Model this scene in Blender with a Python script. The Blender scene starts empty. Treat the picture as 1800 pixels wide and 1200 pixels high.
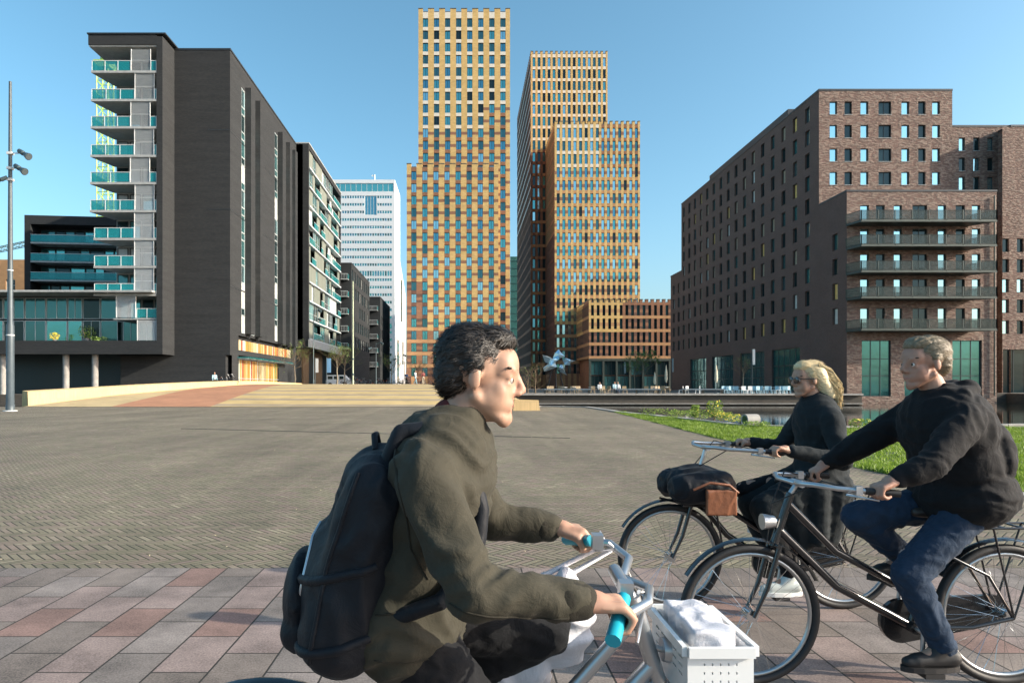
import bpy, bmesh, math, random
from mathutils import Vector, Matrix, Euler, noise
R = math.radians; PI = math.pi
random.seed(11)
scn = bpy.context.scene
# ---------------------------------------------------------------- camera
CAMH = 1.47; F = 1200.0
cam = bpy.data.objects.new('camera', bpy.data.cameras.new('camera'))
scn.collection.objects.link(cam); scn.camera = cam
cam.location = (0, 0, CAMH); cam.rotation_euler = (R(90), 0, 0)
cam.data.lens = 24; cam.data.sensor_width = 36; cam.data.sensor_fit = 'HORIZONTAL'
cam.data.shift_x = 85/1800; cam.data.shift_y = 77/1800
cam.data.clip_start = 0.05; cam.data.clip_end = 12000
scn.render.resolution_x = 1024; scn.render.resolution_y = 682
# ---------------------------------------------------------------- sky and sun
SUN = Vector((2.33, -0.6, 1.0)).normalized()
w = bpy.data.worlds.new('World'); scn.world = w; w.use_nodes = True
nt = w.node_tree; bg = nt.nodes['Background']
sky = nt.nodes.new('ShaderNodeTexSky'); sky.sky_type = 'NISHITA'; sky.sun_disc = False
sky.sun_elevation = math.asin(SUN.z); sky.sun_rotation = math.atan2(SUN.x, SUN.y)
sky.air_density = 1.0; sky.dust_density = 2.6; sky.ozone_density = 3.0; sky.altitude = 0
hsv = nt.nodes.new('ShaderNodeHueSaturation'); hsv.inputs['Hue'].default_value = 0.474; hsv.inputs['Saturation'].default_value = 1.02
gm = nt.nodes.new('ShaderNodeGamma'); gm.inputs[1].default_value = 1.15
nt.links.new(sky.outputs[0], gm.inputs[0]); nt.links.new(gm.outputs[0], hsv.inputs['Color']); nt.links.new(hsv.outputs[0], bg.inputs[0])
bg.inputs[1].default_value = 0.15
sl = bpy.data.lights.new('sun', 'SUN'); sl.energy = 4.8; sl.angle = R(0.5); sl.color = (1, 0.9, 0.74)
so = bpy.data.objects.new('sun', sl); scn.collection.objects.link(so)
so.rotation_euler = SUN.to_track_quat('Z', 'Y').to_euler()
vs = scn.view_settings; vs.view_transform = 'Standard'; vs.look = 'None'; vs.gamma = 1; vs.exposure = 0.6
# ---------------------------------------------------------------- helpers
def P(px, py, d): return Vector(((px-815)*d/F, d, CAMH+(677-py)*d/F))
def PX(px, d): return (px-815)*d/F
def PZ(py, d): return CAMH+(677-py)*d/F
def hump(y): # height of the bridge deck and the street behind it
    if y < 47: return 0.0
    if y < 75: return 1.6*math.sin(PI/2*(y-47)/28)
    if y < 88: return 1.6
    if y < 150: return 0.55+1.05*(0.5+0.5*math.cos(PI*(y-88)/62))
    return 0.55
def tag(o, label=None, cat=None, group=None, kind=None):
    if label: o['label'] = label
    if cat: o['category'] = cat
    if group: o['group'] = group
    if kind: o['kind'] = kind
    return o
def thing(name, label, cat, loc=(0, 0, 0), rz=0, group=None):
    o = bpy.data.objects.new(name, None); scn.collection.objects.link(o)
    o.location = loc; o.rotation_euler = (0, 0, rz); o.empty_display_size = 0.3
    return tag(o, label, cat, group)
def link(name, me, parent=None, loc=None, rz=0):
    o = bpy.data.objects.new(name, me); scn.collection.objects.link(o)
    if parent: o.parent = parent
    if loc is not None: o.location = loc
    if rz: o.rotation_euler = (0, 0, rz)
    return o
class MB:
    def __init__(s): s.v = []; s.f = []; s.m = []; s.sm = []
    def add(s, vs, fs, m=0, smooth=False):
        b = len(s.v); s.v += [tuple(v) for v in vs]
        for f in fs: s.f.append([b+i for i in f]); s.m.append(m); s.sm.append(smooth)
    def quad(s, a, b, c, d, m=0): s.add((a, b, c, d), [(0, 1, 2, 3)], m)
    def box(s, x0, x1, y0, y1, z0, z1, m=0):
        s.add([(x0,y0,z0),(x1,y0,z0),(x1,y1,z0),(x0,y1,z0),(x0,y0,z1),(x1,y0,z1),(x1,y1,z1),(x0,y1,z1)],
              [(0,3,2,1),(4,5,6,7),(0,1,5,4),(1,2,6,5),(2,3,7,6),(3,0,4,7)], m)
    def prism(s, pts, z0, z1, m=0, mt=None): # ccw outline
        n = len(pts); z0s = z0 if isinstance(z0, (list, tuple)) else [z0]*n; z1s = z1 if isinstance(z1, (list, tuple)) else [z1]*n
        vs = [(p[0], p[1], z0s[i]) for i, p in enumerate(pts)]+[(p[0], p[1], z1s[i]) for i, p in enumerate(pts)]
        s.add(vs, [tuple(range(n-1, -1, -1))]+[(i, (i+1) % n, n+(i+1) % n, n+i) for i in range(n)], m)
        s.add(vs, [tuple(range(n, 2*n))], m if mt is None else mt)
    def tube(s, p0, p1, r0, r1=None, n=8, m=0, caps=True):
        p0 = Vector(p0); p1 = Vector(p1); r1 = r0 if r1 is None else r1
        d = p1-p0
        if d.length < 1e-6: return
        q = d.to_track_quat('Z', 'Y'); vs = []
        for p, r in ((p0, r0), (p1, r1)):
            for i in range(n):
                a = 2*PI*i/n; vs.append(p+q @ Vector((math.cos(a)*r, math.sin(a)*r, 0)))
        s.add(vs, [(i, (i+1) % n, n+(i+1) % n, n+i) for i in range(n)], m, n > 5)
        if caps: s.add(vs, [tuple(range(n-1, -1, -1)), tuple(range(n, 2*n))], m)
    def path(s, pts, r, n=8, m=0, closed=False):
        pts = [Vector(p) for p in pts]; N = len(pts); rs = r if isinstance(r, (list, tuple)) else [r]*N; vs = []
        up = None
        for i, p in enumerate(pts):
            t = ((pts[(i+1) % N]-pts[i-1]) if closed or 0 < i < N-1 else (pts[1]-pts[0] if i == 0 else pts[-1]-pts[-2])).normalized()
            if up is None: up = t.orthogonal().normalized()
            up = (up-t*up.dot(t)).normalized(); b = t.cross(up)
            for k in range(n):
                a = 2*PI*k/n; vs.append(p+(up*math.cos(a)+b*math.sin(a))*rs[i])
        fs = []
        for i in range(N if closed else N-1):
            j = (i+1) % N
            for k in range(n): fs.append((i*n+k, i*n+(k+1) % n, j*n+(k+1) % n, j*n+k))
        s.add(vs, fs, m, True)
        if not closed: s.add(vs, [tuple(range(n-1, -1, -1)), tuple((N-1)*n+k for k in range(n))], m)
    def torus(s, c, R_, r, N=40, n=8, m=0): # in the xz plane
        s.path([(c[0]+R_*math.cos(2*PI*i/N), c[1], c[2]+R_*math.sin(2*PI*i/N)) for i in range(N)], r, n, m, True)
    def lathe(s, prof, c=(0, 0, 0), n=16, m=0):
        vs = []; N = len(prof)
        for (r, z) in prof:
            for k in range(n):
                a = 2*PI*k/n; vs.append((c[0]+r*math.cos(a), c[1]+r*math.sin(a), c[2]+z))
        s.add(vs, [(i*n+k, i*n+(k+1) % n, (i+1)*n+(k+1) % n, (i+1)*n+k) for i in range(N-1) for k in range(n)], m, True)
        s.add(vs, [tuple(range(n-1, -1, -1)), tuple((N-1)*n+k for k in range(n))], m)
    def ell(s, c, r, n=14, m=0, rot=None):
        vs = []; fs = []; H = max(6, n//2+2); c = Vector(c)
        for i in range(1, H):
            t = PI*i/H
            for k in range(n):
                a = 2*PI*k/n; v = Vector((r[0]*math.sin(t)*math.cos(a), r[1]*math.sin(t)*math.sin(a), r[2]*math.cos(t)))
                if rot: v = rot @ v
                vs.append(c+v)
        tz = Vector((0, 0, r[2])); tz = rot @ tz if rot else tz
        vs += [c+tz, c-tz]; T = len(vs)-2
        for i in range(H-2):
            for k in range(n): fs.append((i*n+k, (i+1)*n+k, (i+1)*n+(k+1) % n, i*n+(k+1) % n))
        for k in range(n): fs.append((T, k, (k+1) % n)); fs.append((T+1, (H-2)*n+(k+1) % n, (H-2)*n+k))
        s.add(vs, fs, m, True)
    def cap(s, p0, p1, r0, r1=None, n=14, m=0): # tapered capsule made of rings
        p0 = Vector(p0); p1 = Vector(p1); r1 = r0 if r1 is None else r1
        d = p1-p0; L = max(d.length, 1e-5); q = d.to_track_quat('Z', 'Y') if d.length > 1e-5 else Matrix.Identity(3).to_quaternion()
        rings = [(-r0*math.cos(a), r0*math.sin(a)) for a in (0.35, 0.8, 1.2)]+[(0, r0), (L, r1)]+[(L+r1*math.cos(a), r1*math.sin(a)) for a in (1.2, 0.8, 0.35)]
        vs = [];
        for (z, r) in rings:
            for k in range(n):
                a = 2*PI*k/n; vs.append(p0+q @ Vector((r*math.cos(a), r*math.sin(a), z)))
        N = len(rings)
        s.add(vs, [(i*n+k, i*n+(k+1) % n, (i+1)*n+(k+1) % n, (i+1)*n+k) for i in range(N-1) for k in range(n)]+[tuple(range(n-1, -1, -1)), tuple((N-1)*n+k for k in range(n))], m, True)
    def mesh(s, name, mats):
        me = bpy.data.meshes.new(name); me.from_pydata(s.v, [], s.f)
        for m in (mats if isinstance(mats, (list, tuple)) else [mats]): me.materials.append(m)
        me.polygons.foreach_set('material_index', s.m); me.polygons.foreach_set('use_smooth', s.sm); me.update()
        return me
    def build(s, name, mats, parent=None, loc=None, rz=0): return link(name, s.mesh(name, mats), parent, loc, rz)
def copy_thing(o, loc, rz=None, label=None, parent=None):
    c = o.copy(); scn.collection.objects.link(c)
    if parent is not None: c.parent = parent
    if loc is not None: c.location = loc
    if rz is not None: c.rotation_euler = (0, 0, rz)
    if label: c['label'] = label
    for ch in list(o.children): copy_thing(ch, None, None, None, c)
    return c
# ---------------------------------------------------------------- materials
def newmat(name):
    m = bpy.data.materials.new(name); m.use_nodes = True
    return m, m.node_tree, m.node_tree.nodes['Principled BSDF']
def nd(nt, t, **k):
    n = nt.nodes.new('ShaderNode'+t)
    for a, v in k.items(): setattr(n, a, v)
    return n
def mth(nt, op, a, b=None, c=None):
    n = nt.nodes.new('ShaderNodeMath'); n.operation = op
    for i, x in enumerate((a, b, c)):
        if x is None: continue
        if isinstance(x, (int, float)): n.inputs[i].default_value = x
        else: nt.links.new(x, n.inputs[i])
    return n.outputs[0]
def mixc(nt, f, a, b, typ='MIX'):
    n = nt.nodes.new('ShaderNodeMix'); n.data_type = 'RGBA'; n.blend_type = typ
    for i, x in ((0, f), (6, a), (7, b)):
        if isinstance(x, (int, float)): n.inputs[i].default_value = x
        elif isinstance(x, tuple): n.inputs[i].default_value = (x[0], x[1], x[2], 1)
        else: nt.links.new(x, n.inputs[i])
    return n.outputs[2]
def rgb(c): return (c[0], c[1], c[2], 1)
def bumpn(nt, b, h, strength, dist):
    n = nd(nt, 'Bump'); n.inputs['Strength'].default_value = strength; n.inputs['Distance'].default_value = dist
    nt.links.new(h, n.inputs['Height']); nt.links.new(n.outputs[0], b.inputs['Normal']); return n
def mat(name, col, rough=0.7, metal=0.0, var=0.18, vs=2.0, bump=0.0, bs=30.0, bd=0.01, spec=None, stretch=(1, 1, 1), coat=0):
    m, nt, b = newmat(name)
    tc = nd(nt, 'TexCoord'); mp = nd(nt, 'Mapping'); mp.inputs['Scale'].default_value = stretch
    nt.links.new(tc.outputs['Object'], mp.inputs[0])
    if var:
        n = nd(nt, 'TexNoise'); n.inputs['Scale'].default_value = vs; n.inputs['Detail'].default_value = 6; n.inputs['Roughness'].default_value = 0.65
        nt.links.new(mp.outputs[0], n.inputs['Vector'])
        r = nd(nt, 'MapRange'); r.inputs['From Min'].default_value = 0.3; r.inputs['From Max'].default_value = 0.7
        nt.links.new(n.outputs[0], r.inputs[0])
        c = mixc(nt, r.outputs[0], tuple(x*(1-var) for x in col), tuple(min(1, x*(1+var)) for x in col))
        nt.links.new(c, b.inputs['Base Color'])
    else: b.inputs['Base Color'].default_value = rgb(col)
    b.inputs['Roughness'].default_value = rough; b.inputs['Metallic'].default_value = metal
    if spec is not None: b.inputs['Specular IOR Level'].default_value = spec
    if coat: b.inputs['Coat Weight'].default_value = coat
    if bump:
        n2 = nd(nt, 'TexNoise'); n2.inputs['Scale'].default_value = bs; n2.inputs['Detail'].default_value = 5
        nt.links.new(mp.outputs[0], n2.inputs['Vector']); bumpn(nt, b, n2.outputs[0], bump, bd)
    return m
def brick(name, c1, c2, mortar, bw=0.21, bh=0.065, mort=0.012, bump=0.6, rough=0.85, big=0.25, contrast=None, dist=0.02, spec=0.3, hz=1.6):
    m, nt, b = newmat(name)
    tc = nd(nt, 'TexCoord'); sp = nd(nt, 'SeparateXYZ'); nt.links.new(tc.outputs['Object'], sp.inputs[0])
    cb = nd(nt, 'CombineXYZ'); nt.links.new(mth(nt, 'ADD', sp.outputs[0], sp.outputs[1]), cb.inputs[0]); nt.links.new(sp.outputs[2], cb.inputs[1])
    br = nd(nt, 'TexBrick'); nt.links.new(cb.outputs[0], br.inputs['Vector'])
    br.inputs['Scale'].default_value = 1; br.inputs['Brick Width'].default_value = bw; br.inputs['Row Height'].default_value = bh
    br.inputs['Mortar Size'].default_value = mort; br.inputs['Mortar Smooth'].default_value = 0.3
    br.inputs['Color1'].default_value = rgb(c1); br.inputs['Color2'].default_value = rgb(c2); br.inputs['Mortar'].default_value = rgb(mortar)
    n = nd(nt, 'TexNoise'); n.inputs['Scale'].default_value = 0.22; n.inputs['Detail'].default_value = 8; n.inputs['Roughness'].default_value = 0.7
    mp = nd(nt, 'Mapping'); mp.inputs['Scale'].default_value = (1, 1, hz); nt.links.new(tc.outputs['Object'], mp.inputs[0]); nt.links.new(mp.outputs[0], n.inputs['Vector'])
    r = nd(nt, 'MapRange'); r.inputs['From Min'].default_value = 0.3; r.inputs['From Max'].default_value = 0.7; r.inputs['To Min'].default_value = 1-big; r.inputs['To Max'].default_value = 1+big
    nt.links.new(n.outputs[0], r.inputs[0])
    cc = nd(nt, 'CombineColor'); [nt.links.new(r.outputs[0], cc.inputs[i]) for i in range(3)]
    col = mixc(nt, 1.0, br.outputs[0], cc.outputs[0], 'MULTIPLY')
    h = br.outputs['Fac']; h = mth(nt, 'MULTIPLY', h, -1)
    if contrast: # individual light and dark bricks
        v = nd(nt, 'TexNoise'); v.inputs['Scale'].default_value = 1.0; v.inputs['Detail'].default_value = 2
        mp2 = nd(nt, 'Mapping'); mp2.inputs['Scale'].default_value = (2.2, 2.2, 6); nt.links.new(tc.outputs['Object'], mp2.inputs[0]); nt.links.new(mp2.outputs[0], v.inputs['Vector'])
        r2 = nd(nt, 'MapRange'); r2.inputs['From Min'].default_value = 0.42; r2.inputs['From Max'].default_value = 0.64
        nt.links.new(v.outputs[0], r2.inputs[0])
        col = mixc(nt, r2.outputs[0], col, mixc(nt, 0.34, col, contrast))
        h = mth(nt, 'ADD', h, mth(nt, 'MULTIPLY', r2.outputs[0], 1.5))
    nt.links.new(col, b.inputs['Base Color']); b.inputs['Roughness'].default_value = rough; b.inputs['Specular IOR Level'].default_value = spec
    bumpn(nt, b, h, bump, dist)
    return m
def glass(name, col, rough=0.06, metal=0.75, wob=0.004):
    m, nt, b = newmat(name)
    tc = nd(nt, 'TexCoord'); n = nd(nt, 'TexNoise'); n.inputs['Scale'].default_value = 0.7; n.inputs['Detail'].default_value = 3
    nt.links.new(tc.outputs['Object'], n.inputs['Vector']); bumpn(nt, b, n.outputs[0], 0.25, wob*10)
    b.inputs['Base Color'].default_value = rgb(col); b.inputs['Metallic'].default_value = metal; b.inputs['Roughness'].default_value = rough
    return m
def clearglass(name, col, alpha=0.35):
    m, nt, b = newmat(name)
    b.inputs['Base Color'].default_value = rgb(col); b.inputs['Roughness'].default_value = 0.08; b.inputs['Alpha'].default_value = alpha
    b.inputs['Metallic'].default_value = 0.2
    return m
M = {}
M['darkbrick'] = brick('dark_clinker_brick', (0.034, 0.037, 0.040), (0.044, 0.046, 0.047), (0.030, 0.031, 0.032), 0.3, 0.075, 0.01, 0.15, big=0.15, spec=0.1, hz=9)
M['sidebrick'] = M['darkbrick']
M['coping'] = mat('dark_metal_coping', (0.04, 0.045, 0.05), 0.45, 0.4)
M['slabgrey'] = mat('grey_concrete_slab', (0.36, 0.37, 0.36), 0.6, bump=0.1)
M['soffit'] = mat('grey_soffit', (0.42, 0.42, 0.40), 0.8)
M['louvre'] = mat('pale_louvre', (0.52, 0.55, 0.56), 0.55, var=0.08)
M['whitemetal'] = mat('white_metal', (0.62, 0.64, 0.63), 0.4, var=0.05)
M['railglass'] = clearglass('green_rail_glass', (0.02, 0.30, 0.32), 0.62)
M['railglass2'] = clearglass('grey_green_rail_glass', (0.09, 0.13, 0.12), 0.6)
M['g_teal'] = glass('teal_glass', (0.14, 0.46, 0.46))
M['g_blue'] = glass('blue_glass', (0.13, 0.36, 0.44))
M['g_sky'] = glass('sky_glass', (0.42, 0.66, 0.70), metal=0.9)
M['g_dark'] = glass('dark_glass', (0.02, 0.045, 0.05), metal=0.35)
M['g_mid'] = glass('mid_glass', (0.08, 0.22, 0.23), metal=0.6)
M['g_green'] = glass('green_shop_glass', (0.07, 0.24, 0.24), metal=0.7)
M['g_pale'] = mat('curtained_pane', (0.62, 0.64, 0.6), 0.25, var=0.2, vs=3)
M['g_tan'] = mat('tan_curtained_pane', (0.34, 0.29, 0.21), 0.3, var=0.3, vs=3)
M['g_gold'] = mat('golden_blind_pane', (0.75, 0.5, 0.16), 0.3, var=0.3, vs=3)
M['frame'] = mat('dark_window_frame', (0.03, 0.045, 0.05), 0.4, 0.3, var=0)
M['framew'] = mat('light_window_frame', (0.5, 0.55, 0.55), 0.4, 0.2, var=0)
M['yellow'] = brick('yellow_stone', (0.58, 0.40, 0.165), (0.50, 0.335, 0.13), (0.44, 0.31, 0.14), 0.8, 0.3, 0.01, 0.2, big=0.12)
M['brown'] = brick('brown_stone', (0.27, 0.135, 0.075), (0.22, 0.11, 0.07), (0.16, 0.09, 0.06), 0.8, 0.3, 0.01, 0.2, big=0.15)
M['orange'] = brick('orange_stone', (0.43, 0.245, 0.12), (0.37, 0.21, 0.105), (0.3, 0.18, 0.10), 0.8, 0.3, 0.01, 0.2, big=0.12)
M['dkbrown'] = brick('dark_brown_stone', (0.14, 0.075, 0.055), (0.11, 0.065, 0.05), (0.09, 0.06, 0.05), 0.8, 0.3, 0.01, 0.2, big=0.15)
M['whitestone'] = mat('white_spandrel_stone', (0.62, 0.58, 0.5), 0.7, var=0.1)
M['capdark'] = mat('tower_cap_metal', (0.09, 0.085, 0.07), 0.5)
M['whitepanel'] = mat('white_panel', (0.66, 0.7, 0.72), 0.5, var=0.05)
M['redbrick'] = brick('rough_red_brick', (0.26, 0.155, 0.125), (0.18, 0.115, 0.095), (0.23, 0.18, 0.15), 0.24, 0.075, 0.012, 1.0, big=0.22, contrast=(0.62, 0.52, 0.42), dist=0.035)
M['redbrickside'] = brick('shaded_red_brick', (0.175, 0.105, 0.088), (0.125, 0.08, 0.068), (0.13, 0.095, 0.08), 0.24, 0.075, 0.012, 0.5, big=0.12)  # darker copy of the red brick, side wall's shade put into its colour
M['steeldark'] = mat('dark_green_steel', (0.05, 0.065, 0.058), 0.5, 0.3)
M['steel'] = mat('galvanised_steel', (0.07, 0.09, 0.10), 0.5, 0.2, bump=0.1)
M['poledark'] = mat('painted_pole', (0.06, 0.09, 0.10), 0.45, 0.2, bump=0.05)
M['parapet'] = brick('yellow_parapet_brick', (0.66, 0.47, 0.24), (0.58, 0.41, 0.2), (0.46, 0.35, 0.2), 0.06, 0.5, 0.008, 0.35, big=0.1)
M['concrete'] = mat('weathered_concrete', (0.30, 0.29, 0.27), 0.85, bump=0.3, var=0.25)
M['quay'] = brick('quay_brick', (0.085, 0.075, 0.062), (0.065, 0.06, 0.052), (0.05, 0.045, 0.04), 0.4, 0.12, 0.01, 0.3, big=0.3)
M['black'] = mat('black_rubber', (0.012, 0.012, 0.013), 0.6, var=0)
M['bark'] = mat('pale_bark', (0.30, 0.25, 0.18), 0.9, bump=0.5, bs=20, var=0.35)
M['twig'] = mat('brown_twigs', (0.16, 0.115, 0.07), 0.9, var=0.3)
M['leafg'] = mat('fresh_green_leaf', (0.12, 0.20, 0.03), 0.6, var=0.4, vs=4)
# ---------------------------------------------------------------- facades
def facade(mb, O, U, W, H, ops, dep, matfn, ucuts=(), vcuts=(), rm=0):
    O = Vector(O); U = Vector(U); Z = Vector((0, 0, 1)); N = U.cross(Z)
    rd = lambda x: round(x, 4)
    us = sorted({0.0, rd(W), *[rd(x) for x in ucuts if 0 < x < W], *[rd(o[0]) for o in ops], *[rd(o[2]) for o in ops]})
    vv = sorted({0.0, rd(H), *[rd(x) for x in vcuts if 0 < x < H], *[rd(o[1]) for o in ops], *[rd(o[3]) for o in ops]})
    for a, b in zip(us, us[1:]):
        um = (a+b)/2; col = [o for o in ops if o[0] < um < o[2]]
        for c, d in zip(vv, vv[1:]):
            vm = (c+d)/2
            if any(o[1] < vm < o[3] for o in col): continue
            mb.quad(O+U*a+Z*c, O+U*b+Z*c, O+U*b+Z*d, O+U*a+Z*d, matfn(um, vm) if matfn else 0)
    I = -N*dep
    for (a, c, b, d) in [o[:4] for o in ops]:
        p = [O+U*a+Z*c, O+U*b+Z*c, O+U*b+Z*d, O+U*a+Z*d]
        for i in range(4): mb.quad(p[i], p[i]+I, p[(i+1) % 4]+I, p[(i+1) % 4], rm)
WM = {}
def win_mb(w, h, n, t, tr, mb=None):
    mb = mb or MB()
    mb.quad((0, 0, 0), (w, 0, 0), (w, 0, h), (0, 0, h), 0)
    f = -0.05
    def bar(x0, x1, z0, z1): mb.box(x0, x1, f, -0.004, z0, z1, 1)
    bar(0, t, 0, h); bar(w-t, w, 0, h); bar(t, w-t, 0, t); bar(t, w-t, h-t, h)
    for i in range(1, n):
        x = w*i/n; bar(x-t/2, x+t/2, t, h-t)
    if tr:
        for k in (tr if isinstance(tr, tuple) else (tr,)):
            e = [0]+[w*i/n for i in range(1, n)]+[w]
            for i in range(n): bar(e[i]+t/2+(t/2 if i == 0 else 0), e[i+1]-t/2-(t/2 if i == n-1 else 0), h*k-t/2, h*k+t/2)
    return mb
def wins(root, L, limit=100, name='window'):
    """L: (pos, ang, w, h, n, t, tr, glassname, framename)"""
    L = sorted(L, key=lambda q: -q[2]*q[3]/max(1, (q[0][0]**2+q[0][1]**2+q[0][2]**2)))
    for q in L[:limit]:
        key = tuple(round(x, 3) if isinstance(x, float) else x for x in q[2:])
        if key not in WM: WM[key] = win_mb(q[2], q[3], q[4], q[5], q[6]).mesh('window', [M[q[7]], M[q[8]]])
        link(name, WM[key], root, q[0], q[1])
    if L[limit:]:
        mb = MB(); mats = []; 
        for q in L[limit:]:
            t = win_mb(q[2], q[3], q[4], q[5], q[6]); mx = Matrix.Translation(q[0]) @ Matrix.Rotation(q[1], 4, 'Z')
            for nm in (q[7], q[8]):
                if nm not in mats: mats.append(nm)
            b = len(mb.v); mb.v += [tuple(mx @ Vector(v)) for v in t.v]
            for f, mi in zip(t.f, t.m): mb.f.append([b+i for i in f]); mb.m.append(mats.index(q[7+mi])); mb.sm.append(False)
        mb.build(name, [M[x] for x in mats], root)['kind'] = 'stuff'
def opwins(ops, O, U, dep, pick):
    O = Vector(O); U = Vector(U); N = U.cross(Vector((0, 0, 1))); ang = math.atan2(U.y, U.x); out = []
    for i, o in enumerate(ops):
        n, t, tr, g, fr = pick(i, o)
        out.append((tuple(O+U*o[0]+Vector((0, 0, o[1]))-N*(dep-0.01)), ang, o[2]-o[0], o[3]-o[1], n, t, tr, g, fr))
    return out
# ================================================================ GROUND
def slab_mat(): # 0.3 x 0.5 m slabs, running bond, long joints along y
    m, nt, b = newmat('paving_slabs')
    tc = nd(nt, 'TexCoord'); sp = nd(nt, 'SeparateXYZ'); nt.links.new(tc.outputs['Object'], sp.inputs[0])
    cb = nd(nt, 'CombineXYZ'); nt.links.new(sp.outputs[1], cb.inputs[0]); nt.links.new(mth(nt, 'ADD', sp.outputs[0], 0.13), cb.inputs[1])
    br = nd(nt, 'TexBrick'); nt.links.new(cb.outputs[0], br.inputs['Vector'])
    for k, v in (('Scale', 1), ('Brick Width', 0.5), ('Row Height', 0.295), ('Mortar Size', 0.006), ('Mortar Smooth', 0.2), ('Bias', 0)): br.inputs[k].default_value = v
    br.inputs['Color1'].default_value = (0, 0, 0, 1); br.inputs['Color2'].default_value = (1, 1, 1, 1); br.inputs['Mortar'].default_value = (0, 0, 0, 1)
    ra = nd(nt, 'ValToRGB'); ra.color_ramp.interpolation = 'CONSTANT'; e = ra.color_ramp.elements
    e[0].position = 0; e[0].color = rgb((0.160, 0.138, 0.124)); e[1].position = 0.22; e[1].color = rgb((0.198, 0.170, 0.154))
    for p, c in ((0.4, (0.15, 0.125, 0.108)), (0.55, (0.215, 0.165, 0.148)), (0.74, (0.175, 0.145, 0.125)), (0.93, (0.19, 0.12, 0.10))): x = e.new(p); x.color = rgb(c)
    nt.links.new(br.outputs['Color'], ra.inputs[0])
    n = nd(nt, 'TexNoise'); n.inputs['Scale'].default_value = 85; n.inputs['Detail'].default_value = 5; n.inputs['Roughness'].default_value = 0.8; nt.links.new(tc.outputs['Object'], n.inputs['Vector'])
    n2 = nd(nt, 'TexNoise'); n2.inputs['Scale'].default_value = 1.6; n2.inputs['Detail'].default_value = 6; n2.inputs['Roughness'].default_value = 0.7; nt.links.new(tc.outputs['Object'], n2.inputs['Vector'])
    f = mth(nt, 'ADD', mth(nt, 'MULTIPLY', n.outputs[0], 3.0), mth(nt, 'MULTIPLY', n2.outputs[0], 2.4)); f = mth(nt, 'SUBTRACT', f, 1.7)
    cc = nd(nt, 'CombineColor'); [nt.links.new(f, cc.inputs[i]) for i in range(3)]
    c = mixc(nt, 1.0, ra.outputs[0], cc.outputs[0], 'MULTIPLY')
    c = mixc(nt, br.outputs['Fac'], c, (0.018, 0.016, 0.013))
    nt.links.new(c, b.inputs['Base Color']); b.inputs['Roughness'].default_value = 0.85
    bumpn(nt, b, mth(nt, 'SUBTRACT', mth(nt, 'MULTIPLY', n.outputs[0], 0.25), br.outputs['Fac']), 0.7, 0.006)
    return m
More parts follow.
